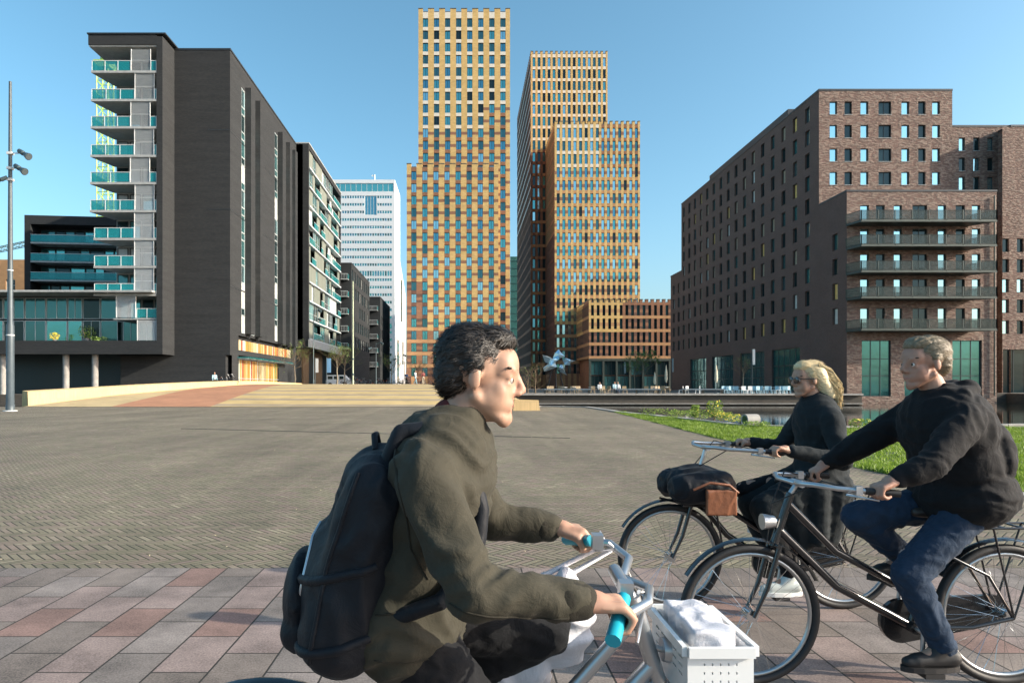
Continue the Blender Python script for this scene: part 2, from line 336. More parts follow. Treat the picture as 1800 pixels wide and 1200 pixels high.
def herring_mat():
    m, nt, b = newmat('clinker_herringbone')
    tc = nd(nt, 'TexCoord'); mp = nd(nt, 'Mapping'); mp.inputs['Rotation'].default_value = (0, 0, R(45)); s = 1/0.062; mp.inputs['Scale'].default_value = (s, s, s)
    wn = nd(nt, 'TexNoise'); wn.inputs['Scale'].default_value = 0.9; wn.inputs['Detail'].default_value = 2; nt.links.new(tc.outputs['Object'], wn.inputs['Vector'])
    wv = nd(nt, 'VectorMath', operation='SCALE'); wv.inputs[3].default_value = 0.05; nt.links.new(wn.outputs['Color'], wv.inputs[0])
    av = nd(nt, 'VectorMath', operation='ADD'); nt.links.new(tc.outputs['Object'], av.inputs[0]); nt.links.new(wv.outputs[0], av.inputs[1])
    nt.links.new(av.outputs[0], mp.inputs[0]); sp = nd(nt, 'SeparateXYZ'); nt.links.new(mp.outputs[0], sp.inputs[0])
    n = 4.0
    ix = mth(nt, 'FLOOR', sp.outputs[0]); iy = mth(nt, 'FLOOR', sp.outputs[1]); fx = mth(nt, 'SUBTRACT', sp.outputs[0], ix); fy = mth(nt, 'SUBTRACT', sp.outputs[1], iy)
    k = mth(nt, 'FLOORED_MODULO', mth(nt, 'SUBTRACT', ix, iy), 2*n)
    hz = mth(nt, 'LESS_THAN', k, n-0.5)
    kv = mth(nt, 'SUBTRACT', 2*n-1, k)
    al = nd(nt, 'Mix'); al.data_type = 'FLOAT'; nt.links.new(hz, al.inputs[0]); nt.links.new(mth(nt, 'ADD', kv, fy), al.inputs[2]); nt.links.new(mth(nt, 'ADD', k, fx), al.inputs[3])
    ac = nd(nt, 'Mix'); ac.data_type = 'FLOAT'; nt.links.new(hz, ac.inputs[0]); nt.links.new(fx, ac.inputs[2]); nt.links.new(fy, ac.inputs[3])
    dist = mth(nt, 'MINIMUM', mth(nt, 'MINIMUM', al.outputs[0], mth(nt, 'SUBTRACT', n, al.outputs[0])), mth(nt, 'MINIMUM', ac.outputs[0], mth(nt, 'SUBTRACT', 1.0, ac.outputs[0])))
    idx = mth(nt, 'SUBTRACT', ix, mth(nt, 'MULTIPLY', hz, k)); idy = mth(nt, 'SUBTRACT', iy, mth(nt, 'MULTIPLY', mth(nt, 'SUBTRACT', 1, hz), kv))
    cb = nd(nt, 'CombineXYZ'); nt.links.new(idx, cb.inputs[0]); nt.links.new(idy, cb.inputs[1]); nt.links.new(hz, cb.inputs[2])
    w = nd(nt, 'TexWhiteNoise'); nt.links.new(cb.outputs[0], w.inputs['Vector'])
    jf = nd(nt, 'MapRange'); jf.inputs['From Min'].default_value = 0.04; jf.inputs['From Max'].default_value = 0.15; nt.links.new(dist, jf.inputs[0])
    ra = nd(nt, 'ValToRGB'); e = ra.color_ramp.elements; e[0].color = rgb((0.143, 0.128, 0.084)); e[1].color = rgb((0.250, 0.220, 0.150)); x = e.new(0.45); x.color = rgb((0.195, 0.172, 0.114)); x = e.new(0.93); x.color = rgb((0.2, 0.15, 0.12))
    nt.links.new(w.outputs[0], ra.inputs[0])
    n2 = nd(nt, 'TexNoise'); n2.inputs['Scale'].default_value = 0.28; n2.inputs['Detail'].default_value = 8; n2.inputs['Roughness'].default_value = 0.68; nt.links.new(tc.outputs['Object'], n2.inputs['Vector'])
    n3 = nd(nt, 'TexNoise'); n3.inputs['Scale'].default_value = 60; n3.inputs['Detail'].default_value = 3; nt.links.new(tc.outputs['Object'], n3.inputs['Vector'])
    mp3 = nd(nt, 'Mapping'); mp3.inputs['Scale'].default_value = (1.0, 0.07, 1); mp3.inputs['Rotation'].default_value = (0, 0, R(-8)); nt.links.new(tc.outputs['Object'], mp3.inputs[0]); n4 = nd(nt, 'TexNoise'); n4.inputs['Scale'].default_value = 0.9; n4.inputs['Detail'].default_value = 5; n4.inputs['Roughness'].default_value = 0.7; nt.links.new(mp3.outputs[0], n4.inputs['Vector'])
    f = mth(nt, 'ADD', mth(nt, 'ADD', mth(nt, 'MULTIPLY', n2.outputs[0], 1.5), mth(nt, 'MULTIPLY', n4.outputs[0], 1.3)), mth(nt, 'MULTIPLY', n3.outputs[0], 0.6)); f = mth(nt, 'SUBTRACT', f, 0.7)
    cc = nd(nt, 'CombineColor'); [nt.links.new(f, cc.inputs[i]) for i in range(3)]
    c = mixc(nt, 1.0, ra.outputs[0], cc.outputs[0], 'MULTIPLY')
    # worn pale stretches and mossy joints
    ms = nd(nt, 'TexNoise'); ms.inputs['Scale'].default_value = 0.6; ms.inputs['Detail'].default_value = 4; nt.links.new(tc.outputs['Object'], ms.inputs['Vector'])
    mr = nd(nt, 'MapRange'); mr.inputs['From Min'].default_value = 0.5; mr.inputs['From Max'].default_value = 0.66; nt.links.new(ms.outputs[0], mr.inputs[0])
    jc = mixc(nt, mr.outputs[0], (0.035, 0.03, 0.022), (0.05, 0.055, 0.022))
    c = mixc(nt, jf.outputs[0], jc, c)
    nt.links.new(c, b.inputs['Base Color']); b.inputs['Roughness'].default_value = 0.88
    h = mth(nt, 'ADD', jf.outputs[0], mth(nt, 'ADD', mth(nt, 'MULTIPLY', w.outputs[0], 0.45), mth(nt, 'MULTIPLY', n3.outputs[0], 0.3)))
    bumpn(nt, b, h, 0.8, 0.008)
    return m
M['slabs'] = slab_mat(); M['herring'] = herring_mat()
M['farpave'] = mat('far_paving', (0.16, 0.14, 0.12), 0.9, bump=0.2, var=0.2, vs=0.4)
BANK = [(-4000, 47), (-31.5, 47), (-29.0, 46.6), (3.0, 46.6), (5.4, 47.4), (8.4, 45.6), (8.7, 37), (9.6, 31), (10.3, 25), (12.5, 23.6), (22, 25.5), (60, 28), (4000, 40)]
def sheet(name, m, pts, z, skirt=None, skmat=None):
    mb = MB(); n = len(pts)
    mb.add([(p[0], p[1], z) for p in pts], [tuple(range(n))], 0)
    o = mb.build(name, m); o['kind'] = 'structure'; return o
sheet('ground', M['farpave'], [(-4000, -4000), (4000, -4000)]+BANK[::-1], -0.012)
sheet('plaza', M['herring'], [(-70, 5.5), (60, 5.5), (60, 9.3), (7.0, 9.3), (7.0, 19), (8.3, 39), (8.4, 45.6), (5.4, 47.4), (3.0, 46.6), (-29.0, 46.6), (-70, 47)], -0.004)
sheet('pavement', M['slabs'], [(-40, -8), (40, -8), (40, 5.5), (-40, 5.5)], 0.0)
M['soil'] = mat('grassy_soil', (0.07, 0.10, 0.025), 0.95, bump=0.6, bs=12, var=0.4, vs=3)
sheet('verge', M['soil'], [(7.0, 9.3), (60, 9.3), (60, 28), (22, 25.5), (12.5, 23.6), (10.3, 25), (9.6, 31), (8.7, 37), (8.3, 39), (7.0, 19)], 0.0)
mb = MB(); mb.box(7.4, 60, 8.9, 9.3, -0.05, 0.02); o = mb.build('kerb', M['concrete']); o['kind'] = 'structure'
# near bank wall
mb = MB()
for a, b in zip(BANK, BANK[1:]):
    mb.quad((a[0], a[1], -2), (b[0], b[1], -2), (b[0], b[1], -0.013), (a[0], a[1], -0.013))
tag(mb.build('quay_wall', M['quay']), 'low dark brick bank wall along the near side of the canal', 'wall')
# stone bank edging
mb = MB()
for a, b in zip(BANK[3:], BANK[4:-1]):
    a = Vector((a[0], a[1], 0)); b = Vector((b[0], b[1], 0)); t = (b-a).normalized(); nn = Vector((-t.y, t.x, 0))*-0.35
    L = (b-a).length; k = max(1, int(L/1.2))
    for i in range(k):
        p = a+t*(L*i/k+0.02); q = a+t*(L*(i+1)/k-0.02); e = nn
        mb.prism([(p.x, p.y), (p.x+e.x, p.y+e.y), (q.x+e.x, q.y+e.y), (q.x, q.y)], -0.1, 0.05+random.uniform(0, 0.015))
mb.build('bank_edging', M['concrete'])['kind'] = 'structure'
# water
m, nt, b = newmat('canal_water'); b.inputs['Base Color'].default_value = rgb((0.012, 0.016, 0.013)); b.inputs['Roughness'].default_value = 0.05; b.inputs['IOR'].default_value = 1.33
tc = nd(nt, 'TexCoord'); n = nd(nt, 'TexNoise'); n.inputs['Scale'].default_value = 1.2; n.inputs['Detail'].default_value = 3; mp = nd(nt, 'Mapping'); mp.inputs['Scale'].default_value = (0.6, 1.8, 1)
nt.links.new(tc.outputs['Object'], mp.inputs[0]); nt.links.new(mp.outputs[0], n.inputs['Vector']); bumpn(nt, b, n.outputs[0], 0.12, 0.03)
sheet('canal_water', m, [(-4000, 20), (4000, 20), (4000, 90), (-4000, 90)], -0.65)
# far land
FB = [(-4000, 72), (42, 72), (42, 83), (66, 83), (66, 78), (4000, 78)]
sheet('far_ground', M['farpave'], [(-4000, 4000)]+FB+[(4000, 4000)], 0.5)
mb = MB()
for a, b in zip(FB, FB[1:]):
    mb.quad((a[0], a[1], -2), (b[0], b[1], -2), (b[0], b[1], 0.5), (a[0], a[1], 0.5))
mb.box(-25, 42, 71.7, 72.4, 0.42, 0.6, 1)
mb.box(0, 42, 71.75, 72, -0.5, -0.42, 1)
tag(mb.build('quay_wall', [M['quay'], M['concrete']]), 'dark brick quay wall with a pale coping on the far side of the canal', 'wall')
# bridge deck and hump street
def deck_mat():
    m, nt, b = newmat('yellow_bridge_paving')
    tc = nd(nt, 'TexCoord'); sp = nd(nt, 'SeparateXYZ'); nt.links.new(tc.outputs['Object'], sp.inputs[0]); x, y = sp.outputs[0], sp.outputs[1]
    n = nd(nt, 'TexNoise'); n.inputs['Scale'].default_value = 0.5; n.inputs['Detail'].default_value = 7; n.inputs['Roughness'].default_value = 0.75; nt.links.new(tc.outputs['Object'], n.inputs['Vector'])
    yy = mth(nt, 'ADD', y, mth(nt, 'MULTIPLY', x, 0.03))
    f = mth(nt, 'FRACT', mth(nt, 'MULTIPLY', yy, 1/3.7)); st = mth(nt, 'GREATER_THAN', f, 0.66)
    c = mixc(nt, st, (0.52, 0.38, 0.165), (0.33, 0.26, 0.175))
    r1 = mth(nt, 'MULTIPLY', mth(nt, 'GREATER_THAN', x, -24.3), mth(nt, 'LESS_THAN', x, mth(nt, 'ADD', -17.6, mth(nt, 'MULTIPLY', mth(nt, 'SUBTRACT', y, 50), -0.05))))
    c = mixc(nt, r1, c, (0.42, 0.20, 0.11))
    r2 = mth(nt, 'LESS_THAN', x, -24.3); c = mixc(nt, r2, c, (0.5, 0.38, 0.2))
    cc = nd(nt, 'CombineColor'); g = mth(nt, 'ADD', 0.45, n.outputs[0]); [nt.links.new(g, cc.inputs[i]) for i in range(3)]
    nt.links.new(mixc(nt, 1.0, c, cc.outputs[0], 'MULTIPLY'), b.inputs['Base Color']); b.inputs['Roughness'].default_value = 0.9
    br = nd(nt, 'TexBrick'); br.inputs['Scale'].default_value = 1; br.inputs['Brick Width'].default_value = 0.21; br.inputs['Row Height'].default_value = 0.07; br.inputs['Mortar Size'].default_value = 0.006
    nt.links.new(tc.outputs['Object'], br.inputs['Vector']); bumpn(nt, b, mth(nt, 'MULTIPLY', br.outputs['Fac'], -1), 0.4, 0.01)
    return m
M['deck'] = deck_mat()
mb = MB(); N = 48
def deckx(y):
    t = min(1, max(0, (y-46.6)/28.4)); return (-30.5+8.5*t, 3.6-2.0*t) if y < 75 else (-25.8, 4.0)
ys = [46.6+i*(152-46.6)/N for i in range(N+1)]
ys = sorted(set([47+28*i/24 for i in range(25)]+[75+77*i/24 for i in range(25)]))
for a, b in zip(ys, ys[1:]):
    xa, xb = deckx(a if a < 75 else 76), deckx(b if a < 75 else 76)
    mt = 0 if b <= 84 else 1
    mb.quad((xa[0], a, hump(a)+0.003), (xa[1], a, hump(a)+0.003), (xb[1], b, hump(b)+0.003), (xb[0], b, hump(b)+0.003), mt)
    mb.quad((xa[1], a, -0.8), (xb[1], b, -0.8), (xb[1], b, hump(b)+0.003), (xa[1], a, hump(a)+0.003), 2)
    mb.quad((xb[0], b, -0.8), (xa[0], a, -0.8), (xa[0], a, hump(a)+0.003), (xb[0], b, hump(b)+0.003), 2)
tag(mb.build('bridge', [M['deck'], M['farpave'], M['quay']]), kind='structure')
def parapet(pts, w0, w1, label, h0, h1, tipcut=False):
    mb = MB(); n = len(pts); vs = []
    for i, (x, y) in enumerate(pts):
        a = Vector(pts[max(0, i-1)]); b = Vector(pts[min(n-1, i+1)]); t = (b-a).normalized(); nn = Vector((t.y, -t.x))
        f = i/(n-1); w = w0+(w1-w0)*f; h = h0+(h1-h0)*f; z = hump(y)
        for s, zz in ((-1, z-0.3), (-0.85, z+h), (0.85, z+h*0.93), (1, z-0.3)): vs.append((x+nn.x*s*w/2, y+nn.y*s*w/2, zz))
    fs = []
    for i in range(n-1):
        for k in range(3): fs.append((i*4+k, i*4+k+1, (i+1)*4+k+1, (i+1)*4+k))
    mb.add(vs, fs+[(3, 2, 1, 0), tuple((n-1)*4+k for k in range(4))], 0)
    o = mb.build('bridge_parapet', M['parapet']); bm = bmesh.new(); bm.from_mesh(o.data); bmesh.ops.recalc_face_normals(bm, faces=bm.faces); bm.to_mesh(o.data); bm.free()
    return tag(o, label, 'parapet', 'bridge parapets')
parapet([(-31.8, 49.5), (-29.6, 53), (-27.4, 57), (-25.6, 60.5), (-24.1, 64), (-23.2, 68), (-22.6, 72), (-21.8, 76), (-20.6, 79), (-19.4, 81)], 0.9, 0.7, 'long pale yellow brick parapet curving up in front of the dark apartment block', 0.85, 0.12)
parapet([(3.65, 39.6), (3.3, 46), (2.95, 52), (2.6, 57), (2.3, 62)], 1.65, 1.2, 'thick yellow brick parapet end block beside the canal, right of the bridge', 0.66, -0.1)
mb = MB(); n = 24
for i in range(n):
    a, b = i/n, (i+1)/n
    p = Vector((-9.6, 23.2, 0.002)).lerp(Vector((3.0, 19.0, 0.002)), a); q = Vector((-9.6, 23.2, 0.002)).lerp(Vector((3.0, 19.0, 0.002)), b-0.003)
    mb.prism([(p.x, p.y), (q.x, q.y), (q.x+0.02, q.y+0.07), (p.x+0.02, p.y+0.07)], -0.003, 0.006)
mb.build('drain_channel', M['coping'])['kind'] = 'structure'
# ================================================================ LEFT DARK APARTMENT BLOCK
def rc(seq, wt=None): return random.choices(seq, wt)[0]
LB = thing('apartment_block', 'tall dark clinker apartment block with stacked glass balconies on its corner', 'building', (-32, 76, 0))
def lb(name, mb, mats, parent=None):
    o = mb.build(name, mats, parent or LB)
    if parent is None: o.matrix_parent_inverse = Matrix.Translation((32, -76, 0))
    return o
ZT = 38.75
mb = MB()
# main body: front part and side facade with window strips
mb.box(-38.9, -26.5, 76.6, 105.9, 4.85, ZT-0.15, 0)
mb.box(-38.2, -26.5, 76.0, 105.9, -0.5, 4.84, 0)
mb.box(-32.2, -26.0, 76.0, 76.59, 4.845, ZT, 0)
strips = [(79.9, 81.2), (83.5, 84.9), (94.0, 95.4), (98.1, 99.4), (101.4, 102.6)]
ops = []
for a, b in strips:
    ops.append((a-76.6, 7.6, b-76.6, ZT-2.4))
ops.append((78.8-76.6, 5.55, 103.5-76.6, 7.25)); ops.append((78.8-76.6, 1.5, 96-76.6, 4.95))
facade(mb, (-26.0, 76.6, -0.5), (0, 1, 0), 29.4, ZT+0.5, [(o[0], o[1]+0.5, o[2], o[3]+0.5) for o in ops], 0.45, None)
mb.box(-39.0, -26.4, 76.6, 106, ZT-0.14, ZT-0.02, 0)
lb('wall', mb, M['darkbrick'])
mb = MB(); mb.box(-32.25, -25.93, 75.95, 106.05, ZT+0.01, ZT+0.2); mb.box(-40.25, -31.85, 72.9, 77, ZT+0.22, ZT+0.36)
for zz in (29.85, 21.0):
    mb.box(-28.5, -25.985, 75.98, 75.996, zz, zz+0.07); 
for zz in (29.85, 21.0, 12.5): mb.box(-26.01, -25.985, 76.1, 105.9, zz, zz+0.07)
lb('coping', mb, M['coping'])
# corner frame (fin and roof slab and fascia)
mb = MB(); mb.box(-32.85, -32.2, 73, 76.6, 4.8, ZT, 0); mb.box(-40.15, -32.851, 73, 77.2, 37.85, ZT+0.2, 0); mb.box(-62, -32.851, 73, 73.5, 4.8, 6.25, 0)
lb('corner_frame', mb, M['darkbrick'])
mb = MB(); mb.box(-40.1, -32.9, 73.1, 77.1, 37.7, 37.848); lb('soffit', mb, M['soffit'])
# fins on the side
for y0, y1 in ((81.25, 82.9), (84.95, 86.4), (95.45, 97.2), (99.45, 100.8), (102.65, 104)):
    mb = MB(); mb.box(-26.0+0.003, -25.3, y0, y1, 7.4+random.uniform(-.2, .2), ZT-1.9, 0); mb.box(-25.9, -25.6, y0+.3, y0+.6, 7.0, 7.2, 0)
    lb('brick_fin', mb, M['darkbrick'])
wl = []
for a, b in strips:
    z = 7.6; k = 0
    while z < ZT-4.5:
        h = 2.05; g = rc(['g_pale', 'g_sky', 'g_mid', 'g_dark'], [4, 3, 2, 2])
        wl.append(((-26.07, a+0.02, z), PI/2, b-a-0.04, h, 1, 0.07, 0, g, 'framew'))
        wl.append(((-26.06, a+0.02, z+h+0.04), PI/2, b-a-0.04, 0.86, 1, 0.06, 0, rc(['g_mid', 'g_pale', 'g_dark']), 'framew')); z += 2.95
h_ = thing('tmp', None, None); wins(h_, wl)
for c in list(h_.children): c.parent = LB; c.matrix_parent_inverse = Matrix.Translation((32, -76, 0))
bpy.data.objects.remove(h_)
# coloured slat glazing
SC = [(0.75, 0.42, 0.12), (0.72, 0.5, 0.25), (0.62, 0.32, 0.08), (0.66, 0.64, 0.55), (0.55, 0.28, 0.1), (0.25, 0.33, 0.12), (0.55, 0.12, 0.06), (0.5, 0.45, 0.28), (0.72, 0.58, 0.35)]
sm = [mat('painted_slat', c, 0.5, var=0.08) for c in SC]
for y0, y1, z0, z1, dens in ((78.8, 103.5, 5.05, 6.75, 0.52), (78.8, 96, 1.0, 4.45, 0.75)):
    mb = MB(); mb.box(-26.4, -26.36, y0, y1, z0, z1, len(sm)); y = y0+0.1
    mb.box(-26.1, -26.04, y0, y1, (z0+z1)/2-0.5, (z0+z1)/2-0.43, len(sm)+1)
    while y < y1-0.3:
        ww = random.uniform(0.14, 0.34); mb.box(-26.34, -26.12, y, y+ww*0.7, z0, z1, rc(range(len(sm)), [5, 4, 5, 3, 3, 1, 1, 2, 3])); y += ww+random.uniform(0.05, dens*0.55)
    lb('slat_glazing', mb, sm+[M['g_mid'], M['framew']])
mb = MB(); mb.box(-26.0, -24.7, 78.4, 99, 4.62, 4.72, 0)
for y in [78.6+i*2.5 for i in range(9)]: mb.box(-26, -24.75, y, y+0.08, 4.5, 4.615, 1)
lb('canopy', mb, [M['railglass'], M['framew']])
# back glazing of the balconies
ops = []; fl = [5.0+i*0 for i in range(0)]
FLZ = [PZ(y, 73) for y in (516, 467, 418, 369, 320, 272, 222, 174, 124)] # balcony floors, lowest first
mb = MB(); mb.box(-38.85, -32.86, 76.4, 76.58, 6.3, 37.7, 0); lb('balcony_back_wall', mb, M['slabgrey'])
allz = [6.3, 8.75]+FLZ
wl = []
for i, z in enumerate(allz):
    top = (allz+[37.7])[i+1]
    for k, x in enumerate((-38.7, -37.3, -35.9, -34.5)):
        wl.append(((x, 76.36, z+0.15), 0, 1.2, min(2.4, top-z-0.35), 1, 0.08, 0, rc(['g_mid', 'g_teal', 'g_dark', 'louvre']), 'frame'))
h_ = thing('tmp', None, None); wins(h_, wl)
for c in list(h_.children): c.parent = LB; c.matrix_parent_inverse = Matrix.Translation((32, -76, 0))
bpy.data.objects.remove(h_)
def railing(x0, x1, y, z, h, glassm, postm, n, parent, side=None, place=lb, name='glass_railing'):
    mb = MB(); mb.box(x0, x1, y, y+0.02, z+0.06, z+h-0.04, 0)
    if side:
        for sx in side: mb.box(sx-0.01, sx+0.01, y+0.03, y+3.2, z+0.06, z+h-0.04, 0)
    for i in range(n+1):
        x = x0+(x1-x0)*i/n; mb.box(x-0.035, x+0.035, y-0.035, y-0.001, z, z+h-0.03, 1)
    mb.box(x0-0.03, x1+0.03, y-0.03, y+0.03, z+h-0.029, z+h+0.03, 1)
    return place(name, mb, [glassm, postm])
for i, z in enumerate(FLZ):
    x0 = -40.1+0.03*i if i > 2 else -39.6; top = (FLZ+[37.7])[i+1]
    mb = MB(); mb.prism([(x0, 73.02), (-32.86, 73.02), (-32.86, 76.38), (x0+0.9, 76.38)], z-0.24, z, 0); lb('balcony_floor', mb, M['slabgrey'])
    sx = -35.25+(0.0, 0.0, 0.0, 0.05, -0.45, 0.0, -0.4, 0.05, -0.35, 0.05)[i]
    railing(x0+0.08, sx-0.03, 73.1, z, 1.08, M['railglass'], M['whitemetal'], 3 if i != 4 else 2, None, (x0+0.12,))
    if sx+2.05 < -33.1: railing(sx+2.1, -32.9, 73.1, z, 1.08, M['railglass'], M['whitemetal'], 1, None)
    mb = MB(); w2 = 2.05; hh = top-z-0.3
    for k in range(int(hh/0.07)): mb.quad((sx, 73.12, z+0.05+k*0.07), (sx+w2, 73.12, z+0.05+k*0.07), (sx+w2, 73.17, z+0.10+k*0.07), (sx, 73.17, z+0.10+k*0.07), 0)
    for xx in (sx-0.03, sx+w2-0.02): mb.box(xx, xx+0.05, 73.08, 73.2, z+0.01, z+0.05+hh, 1)
    mb.box(sx+0.021, sx+w2-0.021, 73.14, 73.2, z+hh*0.5, z+hh*0.5+0.05, 1)
    lb('louvre_screen', mb, [M['louvre'], M['whitemetal']])
# podium
PT = PZ(514, 73)
mb = MB(); mb.box(-62, -33.0, 72.2, 90, PT-0.05, PT+0.15, 0); mb.box(-62, -39.6, 73.0, 73.2, PT+0.151, PT+0.28, 0); lb('podium_roof', mb, M['slabgrey'])
mb = MB(); mb.box(-62, -38.95, 76.4, 90, 6.26, PT-0.06, 0); mb.box(-62, -32.87, 73.51, 90, 5.9, 6.24, 0); lb('podium_core', mb, M['coping'])
ops = []; x = -62.0; wl = []
while x < -38.9:
    ww = rc([1.9, 2.3, 1.6])
    for z0, z1 in ((6.35, 8.65), (8.85, PT-0.2)):
        wl.append(((x, 76.0, z0), 0, ww, z1-z0, rc([1, 2]), 0.06, 0, rc(['g_mid', 'g_teal', 'g_dark'], [4, 1, 4]), 'framew'))
    x += ww+0.08
for x0, ww in ((-38.0, 1.7), (-36.2, 1.7)): wl.append(((x0, 76.2, 6.35), 0, ww, 2.2, 2, 0.06, 0, 'g_mid', 'framew'))
h_ = thing('tmp', None, None); wins(h_, wl)
for c in list(h_.children): c.parent = LB; c.matrix_parent_inverse = Matrix.Translation((32, -76, 0))
bpy.data.objects.remove(h_)
mb = MB(); mb.box(-37.6, -32.86, 73.2, 76.3, 8.5, 8.68); lb('balcony_floor', mb, M['slabgrey'])
railing(-35.1, -32.9, 73.3, 8.7, 1.0, M['railglass'], M['whitemetal'], 2, None)
for sx, z, hh in ((-37.2, 8.75, 2.6), (-34.95, 6.3, 2.15)):
    mb = MB()
    for k in range(int(hh/0.07)): mb.quad((sx, 73.12, z+k*0.07), (sx+2.05, 73.12, z+k*0.07), (sx+2.05, 73.17, z+0.05+k*0.07), (sx, 73.17, z+0.05+k*0.07), 0)
    for xx in (sx-0.03, sx+2.03): mb.box(xx, xx+0.05, 73.08, 73.2, z-0.04, z+hh, 1)
    lb('louvre_screen', mb, [M['louvre'], M['whitemetal']])
for x in (-49.9, -43.1, -39.95): # columns under the podium
    mb = MB(); mb.tube((x, 74, -2), (x, 74, 5.88), 0.32, n=14); lb('column', mb, M['concrete'])
mb = MB(); mb.box(-62, -38.21, 78, 90, -1, 5.9); lb('undercroft_wall', mb, M['frame'])
def shrub(name, x, y, z, r, h, label, cat='plant', seed=1, n=260, leaf=0.09, parent=None, group=None, pot=True, m='leafg', flower=0):
    rnd = random.Random(seed); t = thing(name, label, cat, (x, y, z), 0, group)
    mb = MB()
    for i in range(n):
        a = rnd.uniform(0, 2*PI); rr = r*math.sqrt(rnd.random()); zz = h*(0.25+0.75*rnd.random())
        rr *= 0.45+0.75*math.sin(min(1, zz/h)*2.4)
        c = Vector((math.cos(a)*rr, math.sin(a)*rr, zz)); s = leaf*rnd.uniform(0.6, 1.4)
        u = Vector((rnd.gauss(0, 1), rnd.gauss(0, 1), rnd.gauss(0, .6))).normalized()*s; v = u.orthogonal().normalized()*s*0.5
        mb.add([c-u, c-v, c+u, c+v], [(0, 1, 2, 3)], 1 if rnd.random() < flower else 0)
    mb.build('foliage', [M[m], M['flower']] if flower else [M[m]], t)
    st = MB()
    for i in range(7):
        a = rnd.uniform(0, 2*PI); st.path([(0, 0, 0), (math.cos(a)*r*0.3, math.sin(a)*r*0.3, h*0.4), (math.cos(a)*r*0.6, math.sin(a)*r*0.6, h*0.85)], [h*0.014, h*0.009, h*0.004], 5)
    st.build('stem', M['twig'], t)
    if pot: p = MB(); p.lathe([(0.13*h, 0), (0.2*h, 0.2*h), (0.21*h, 0.22*h), (0.18*h, 0.22*h)], n=12); p.build('pot', M['concrete'], t)
    return t
m_, nt_, b_ = newmat('yellow_petals'); b_.inputs['Base Color'].default_value = rgb((0.75, 0.6, 0.06)); M['flower'] = m_
shrub('potted_plant', -41.5, 75.2, 6.25, 0.75, 1.7, 'bushy potted shrub on the podium terrace, tallest of its plants', 'plant', 3, 260)
shrub('potted_plant', -44.7, 74.6, 6.25, 0.4, 0.95, 'small potted plant on the podium terrace, left of the bushy shrub', 'plant', 4, 140, m='flower')
shrub('potted_plant', -39.8, 74.6, 6.25, 0.8, 0.5, 'low spreading plant on the podium terrace, right of the bushy shrub', 'plant', 5, 160)
# ================================================================ SECOND BLOCK (balconied side)
B2 = thing('apartment_block', 'dark block with a pale balconied side wall, joined behind the clinker block', 'building')
mb = MB(); mb.box(-33, -25.0, 106.1, 134, 8.6, 38.9); mb.box(-27.9, -24.1, 106.1, 106.5, 8.3, 39.0); mb.box(-24.99, -24.1, 133.5, 134, 8.3, 39.0); mb.box(-25, -24.1, 106.51, 133.49, 38.3, 39.0)
mb.box(-33, -24.05, 106.15, 134.1, 7.3, 8.29); mb.build('wall', M['darkbrick'], B2)
mb = MB(); mb.box(-24.14, -23.9, 106.0, 134.2, 7.4, 8.6); mb.build('trim_band', M['slabgrey'], B2); mb = MB(); mb.box(-33, -24, 106.05, 134.05, 39.01, 39.2); mb.build('roof_edge', M['slabgrey'], B2)
mb = MB(); mb.box(-33, -26.6, 107, 133, -0.5, 7.29); mb.box(-26.58, -26.3, 112, 116, -.5, 7.28, 1); mb.box(-26.58, -26.3, 121, 127, -.5, 7.28, 1)
mb.build('ground_floor_wall', [M['frame'], mat('timber_cladding', (0.2, 0.12, 0.06), 0.7, stretch=(1, 1, 0.1))], B2)
panm = mat('pale_green_panel', (0.20, 0.215, 0.18), 0.5, var=0.12)
FN = 10; FH = (38.3-8.6)/FN; wl = []
for f in range(FN):
    z = 8.6+f*FH
    mb = MB(); mb.box(-24.99, -23.95, 106.52, 133.48, z-0.02, z+0.2); mb.build('balcony_floor', M['louvre'], B2)
    y = 106.6; k = 0
    while y < 132.6:
        wv = rc([1.6, 2.4, 3.2]); wv = min(wv, 133.4-y)
        typ = rc(['pan', 'win', 'bal'], [4, 3, 3]) if y < 124 else rc(['pan', 'win', 'bal'], [2, 2, 5])
        if typ == 'pan': mb = MB(); mb.box(-24.35, -24.25, y, y+wv-0.08, z+0.2, z+FH-0.03); mb.build('facade_panel', panm, B2)
        elif typ == 'win': wl.append(((-24.4, y, z+0.22), PI/2, wv-0.08, FH-0.3, 2, 0.07, 0.4, rc(['g_mid', 'g_teal', 'g_pale', 'g_dark']), 'framew'))
        else:
            wl.append(((-24.95, y, z+0.22), PI/2, wv-0.08, FH-0.3, 2, 0.07, 0, rc(['g_mid', 'g_teal', 'g_pale']), 'frame'))
            mb = MB(); mb.box(-24.03, -24.0, y, y+wv-0.08, z+0.25, z+1.2, 0); mb.box(-24.06, -23.97, y, y+wv-0.08, z+1.2, z+1.26, 1); mb.build('glass_railing', [M['railglass'], M['whitemetal']], B2)
        y += wv
wins(B2, wl)
